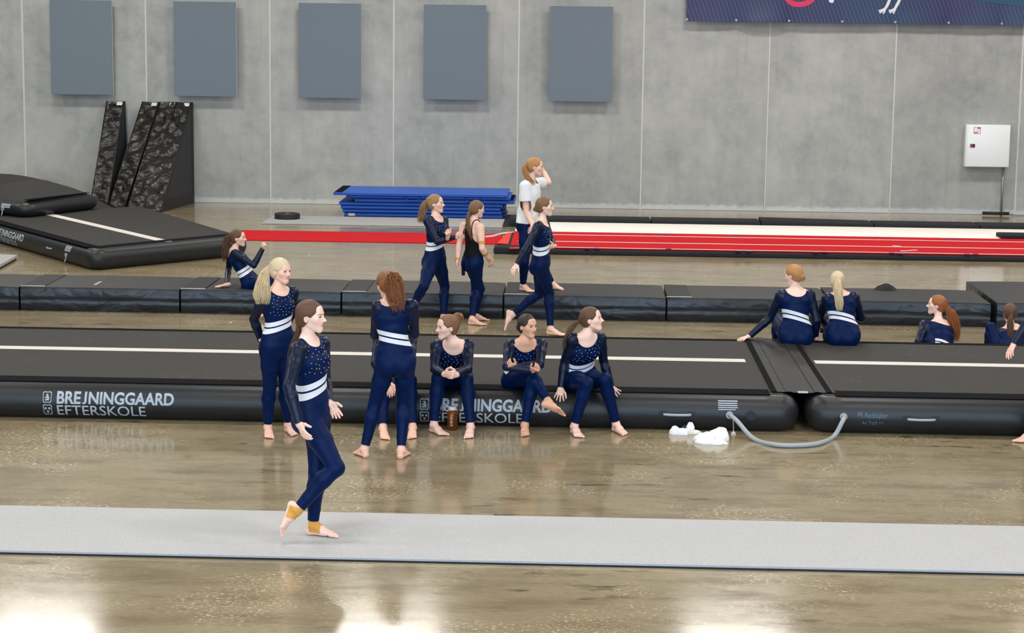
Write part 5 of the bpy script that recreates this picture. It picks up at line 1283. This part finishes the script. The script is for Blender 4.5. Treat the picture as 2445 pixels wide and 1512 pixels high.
# reclining on the mats
s = pose(1.62, 24.50, (601, 678), (557, 601), 82, 95,
         {'L': ((546, 643), 'f', G(541, 680, .335), 'n', G(514, 685, .318), 'n'), 'R': ((606, 634), 'n', (628, 592), 'n', (638, 574), 'n')},
         {'L': ((656, 664), 'n', ('a', (648, 731), 'n', (662, 743), 'n')), 'R': ((645, 670), 'n', ('a', (629, 730), 'n', (619, 743), 'n'))},
         ((569, 569), .0, 84, 2, 0), ndY=.10, log='recline', sh={'R': (566, 607), 'L': (550, 613)}, ground=.302, fat=.95, hands={'R': dict(curl=1.2), 'L': dict(curl=.05, n=(0, 0, -1))})
finish(s, NAVY+'reclining on the mats with one fist raised', 'brown', 'fair', pony=tail(s, (0, -.100, .045), (543, 570, -.02), (538, 600, -.03), (537, 628, -.03)), pw=.045, wave=.006, seed=9, fine=1.15, back_scoop=1.3, stones=False)
# girl with raised fists
s = pose(1.66, 23.65, (1038, 621), (1041, 519), 62, 62,
         {'L': ((1065, 568), 'n', (1069, 566), 'n', (1072, 547), 'n'), 'R': ((1044, 577), 'n', (1090, 565), 'n', (1107, 557), 'n')},
         {'L': ((1062, 684), 'n', ('g', (1053, 772), (1085, 777))), 'R': ((1012, 684), 'n', ('a', (980, 742), 'f', (985, 768), 'n'))},
         ((1041, 487), .0, 78, 3, 0), log='fists', sh={'R': (1021, 529), 'L': (1060, 528)}, hands={'R': dict(curl=1.2), 'L': dict(curl=1.2)})
finish(s, NAVY+'with wavy blonde ponytail, walking with both fists raised before her', 'dirtyblonde', 'fair', pony=tail(s, (0, -.104, .05), (1014, 490, -.02), (1008, 512, -.02), (1002, 534, -.02)), pw=.045, wave=.010, freq=2, seed=10, fine=1.15)
# girl in black top
s = pose(1.56, 23.85, (1130, 626), (1131, 529), 122, 125,
         {'L': ((1096, 586), 'n', (1092, 623), 'n', (1089, 648), 'n'), 'R': ((1151, 594), 'n', (1169, 621), 'f', (1175, 643), 'f')},
         {'L': ((1147, 690), 'f', ('g', (1131, 765), (1168, 766))), 'R': ((1136, 692), 'n', ('g', (1117, 775), (1159, 778)))},
         ((1139, 500), .01, 122, -6, 0), log='black', sh={'L': (1107, 541), 'R': (1147, 544)}, fat=1.05)
finish(s, 'girl in black strappy top and navy leggings, tape bands on her arms', 'lightbrown', 'fair', outfit='tank', pony=tail(s, (.0, -.100, .0), (1117, 520, -.03), (1119, 545, -.06), (1129, 576, -.07)), pw=.026, seed=11, fine=1.15, tie_dark=False,
       tape=(('arm', 'R', .66, .80), ('arm', 'R', 1.30, 1.48), ('arm', 'R', 1.86, 1.97), ('arm', 'L', 1.86, 1.98)))
# walking girl with a low bun
s = pose(1.66, 23.05, (1291, 632), (1294, 530), 86, 76,
         {'L': ((1316, 574), 'f', (1321, 588), 'n', (1304, 594), 'n'), 'R': ((1261, 586), 'n', (1234, 631), 'n', (1217, 656), 'n')},
         {'L': ((1289, 702), 'f', ('a', (1223, 752), 'f', (1217, 794), 'n')), 'R': ((1311, 700), 'n', ('g', (1314, 800), (1349, 803)))},
         ((1301, 494), .0, 88, 0, 0), log='strider', sh={'R': (1284, 542)})
finish(s, NAVY+'with a low bun striding right, one arm swinging back', 'lightbrown', 'pale', style='bun', pony=tail(s, (0, -.105, -.03)), bunr=.034, seed=12, fine=1.15)
# girl in white t-shirt standing on the mats
s = pose(1.70, 24.62, (1259, 532), (1267, 431), 84, 74,
         {'L': ((1310, 437), 'f', (1300, 412), 'f', (1289, 394), 'f'), 'R': ((1257, 507), 'n', (1271, 535), 'n', (1267, 557), 'n')},
         {'L': ((1288, 622), 'f', ('g', (1312, 690), (1347, 694))), 'R': ((1252, 625), 'n', ('g', (1245, 694), (1271, 699)))},
         ((1279, 399), .0, 84, -4, 0), log='tee', ground=.302, sh={'R': (1253, 445)})
finish(s, 'girl in loose white t-shirt and navy leggings standing on the mat row', 'ginger', 'fair', outfit='tee', pony=tail(s, (-.01, -.102, .04), (1252, 402, -.05), (1258, 422, -.10), (1278, 442, -.14)), pw=.034, seed=13, fine=1.15)
# two seated on the back edge of the track, backs turned
s = pose(1.68, 20.72, (1900, 801), (1899, 694), 182, 186,
         {'L': ((1838, 760), 'f', (1790, 803), 'f', (1762, 812), 'n'), 'R': ((1950, 766), 'n', (1946, 810), 'f', (1930, 818), 'f')},
         {'L': ((1857, 765), 'f', ('a', (0, .06, -.385), 'n', (0, .16, -.04), 'n')), 'R': ((.0, .37, .12), 'n', ('a', (0, .06, -.385), 'n', (0, .16, -.04), 'n'))},
         ((1894, 658), .03, -126, -12, 0), ndY=.12, log='back1', sh={'L': (1864, 706), 'R': (1934, 704)}, bend=.02, build=1.08, hands={'L': dict(curl=.15, n=(0, 0, -1), spread=.12)})
finish(s, NAVY+'with red-blonde low bun, back turned, one arm propped out', 'ginger', 'pale', style='bun', pony=tail(s, (0, -.105, -.035)), bunr=.036, seed=14, fine=1.1, back_scoop=1.7, scoop=1.05, stones=False)
s = pose(1.66, 20.72, (2013, 801), (2005, 702), 178, 182,
         {'L': ((1957, 758), 'f', (1970, 781), 'f', (1990, 787), 'f'), 'R': ((2057, 760), 'f', (-.14, .18, .03), 'n', (-.1, .1, 0), 'n')},
         {'L': ((-.02, .38, .06), 'n', ('a', (0, .06, -.385), 'n', (0, .16, -.04), 'n')), 'R': ((.02, .38, .06), 'n', ('a', (0, .06, -.385), 'n', (0, .16, -.04), 'n'))},
         ((1999, 674), .03, 184, -10, 0), ndY=.18, log='back2', sh={'L': (1974, 714), 'R': (2040, 711)}, bend=.04, build=1.08)
finish(s, NAVY+'with straight platinum ponytail, seated with her back turned', 'platinum', 'fair', pony=tail(s, (-.005, -.106, .045), (2001, 682, -.08), (2003, 712, -.13), (2005, 743, -.17)), pw=.050, pn=300, wave=.002, seed=15, fine=1.1, back_scoop=1.5, scoop=1.05, stones=False, flat=.6, jit=.08)
# two on the floor behind the track
s = pose(1.64, 21.42, (2246, 850), (2240, 770), 205, 205,
         {'L': ((2193, 816), 'n', (.12, .20, .0), 'n', (.1, .06, 0), 'n'), 'R': ((.05, .2, -.15), 'n', (-.16, .12, .08), 'n', (-.15, .03, 0), 'n')},
         {'L': ((-.08, .25, .32), 'n', ('a', (0, .20, -.32), 'n', (0, .16, -.02), 'n')), 'R': ((.0, .25, .32), 'n', ('a', (0, .20, -.32), 'n', (0, .16, -.02), 'n'))},
         ((2236, 729), .04, -102, 4, 0), ndY=.26, log='floor1', sh={'L': (2207, 779), 'R': (2270, 783)}, bend=.10)
finish(s, NAVY+'with thick red ponytail, sitting on the floor behind the air track', 'red', 'pale', pony=tail(s, (0, -.108, -.01), (2272, 752, -.03), (2280, 782, -.05), (2281, 818, -.05)), pw=.062, pn=300, wave=.007, freq=2, seed=16, fine=1.15, tiew=.026, st=-.13, back_scoop=2.3, stones=False)
s = pose(1.60, 21.42, (2412, 856), (2411, 786), 178, 180,
         {'L': ((2366, 826), 'f', (.06, .22, .06), 'n', (.1, .1, 0), 'n'), 'R': ((.06, .12, -.22), 'n', (-.06, .22, .06), 'n', (-.1, .1, 0), 'n')},
         {'L': ((2366, 782), 'f', ('a', (0, .20, -.32), 'n', (0, .16, -.02), 'n')), 'R': ((.02, .25, .32), 'n', ('a', (0, .20, -.32), 'n', (0, .16, -.02), 'n'))},
         ((2411, 749), .04, 180, -8, 0), ndY=.28, log='floor2', sh={'L': (2376, 797), 'R': (2446, 797)}, bend=.10)
finish(s, NAVY+'with dark brown ponytail, sitting on the floor, knees drawn up', 'brown', 'fair', pony=tail(s, (0, -.106, .02), (2412, 768, -.08), (2413, 792, -.14), (2414, 824, -.20)), pw=.036, pn=220, seed=17, fine=1.15, stripes=False, back_scoop=2.2, stones=False)
# person walking in from the right edge
s = pose(1.66, 17.10, (2500, 842), (2490, 700), -80, -76,
         {'L': ((2464, 752), 'n', (2421, 822), 'n', (2403, 854), 'n'), 'R': ((2510, 748), 'f', (2490, 805), 'f', (2480, 840), 'f')},
         {'L': ((2462, 920), 'n', ('g', (2462, 1052), (2426, 1058))), 'R': ((2505, 930), 'f', ('g', (2560, 1050), (2525, 1054)))},
         ((2480, 660), .0, -82, 0, 0), log='edge')
finish(s, 'person in navy unitard stepping in at the right edge, only hand and foot visible', 'brown', 'fair', style='bun', pony=tail(s, (0, -.1, .0)), seed=18, fine=1.25)
# phone in the seated blonde girl's hand
hp = PEOPLE[13].armpts['L'][2]
ph = empty('mobile_phone', tuple(hp), 'dark mobile phone held by the girl with the platinum ponytail', 'phone')
box('phone_body', hp[0]-.045, hp[0]+.03, hp[1]+.05, hp[1]+.06, hp[2]-.075, hp[2]-.01, M['black'], ph, .004); box('phone_screen', hp[0]-.04, hp[0]+.025, hp[1]+.0605, hp[1]+.062, hp[2]-.07, hp[2]-.015, M['navy'], ph)
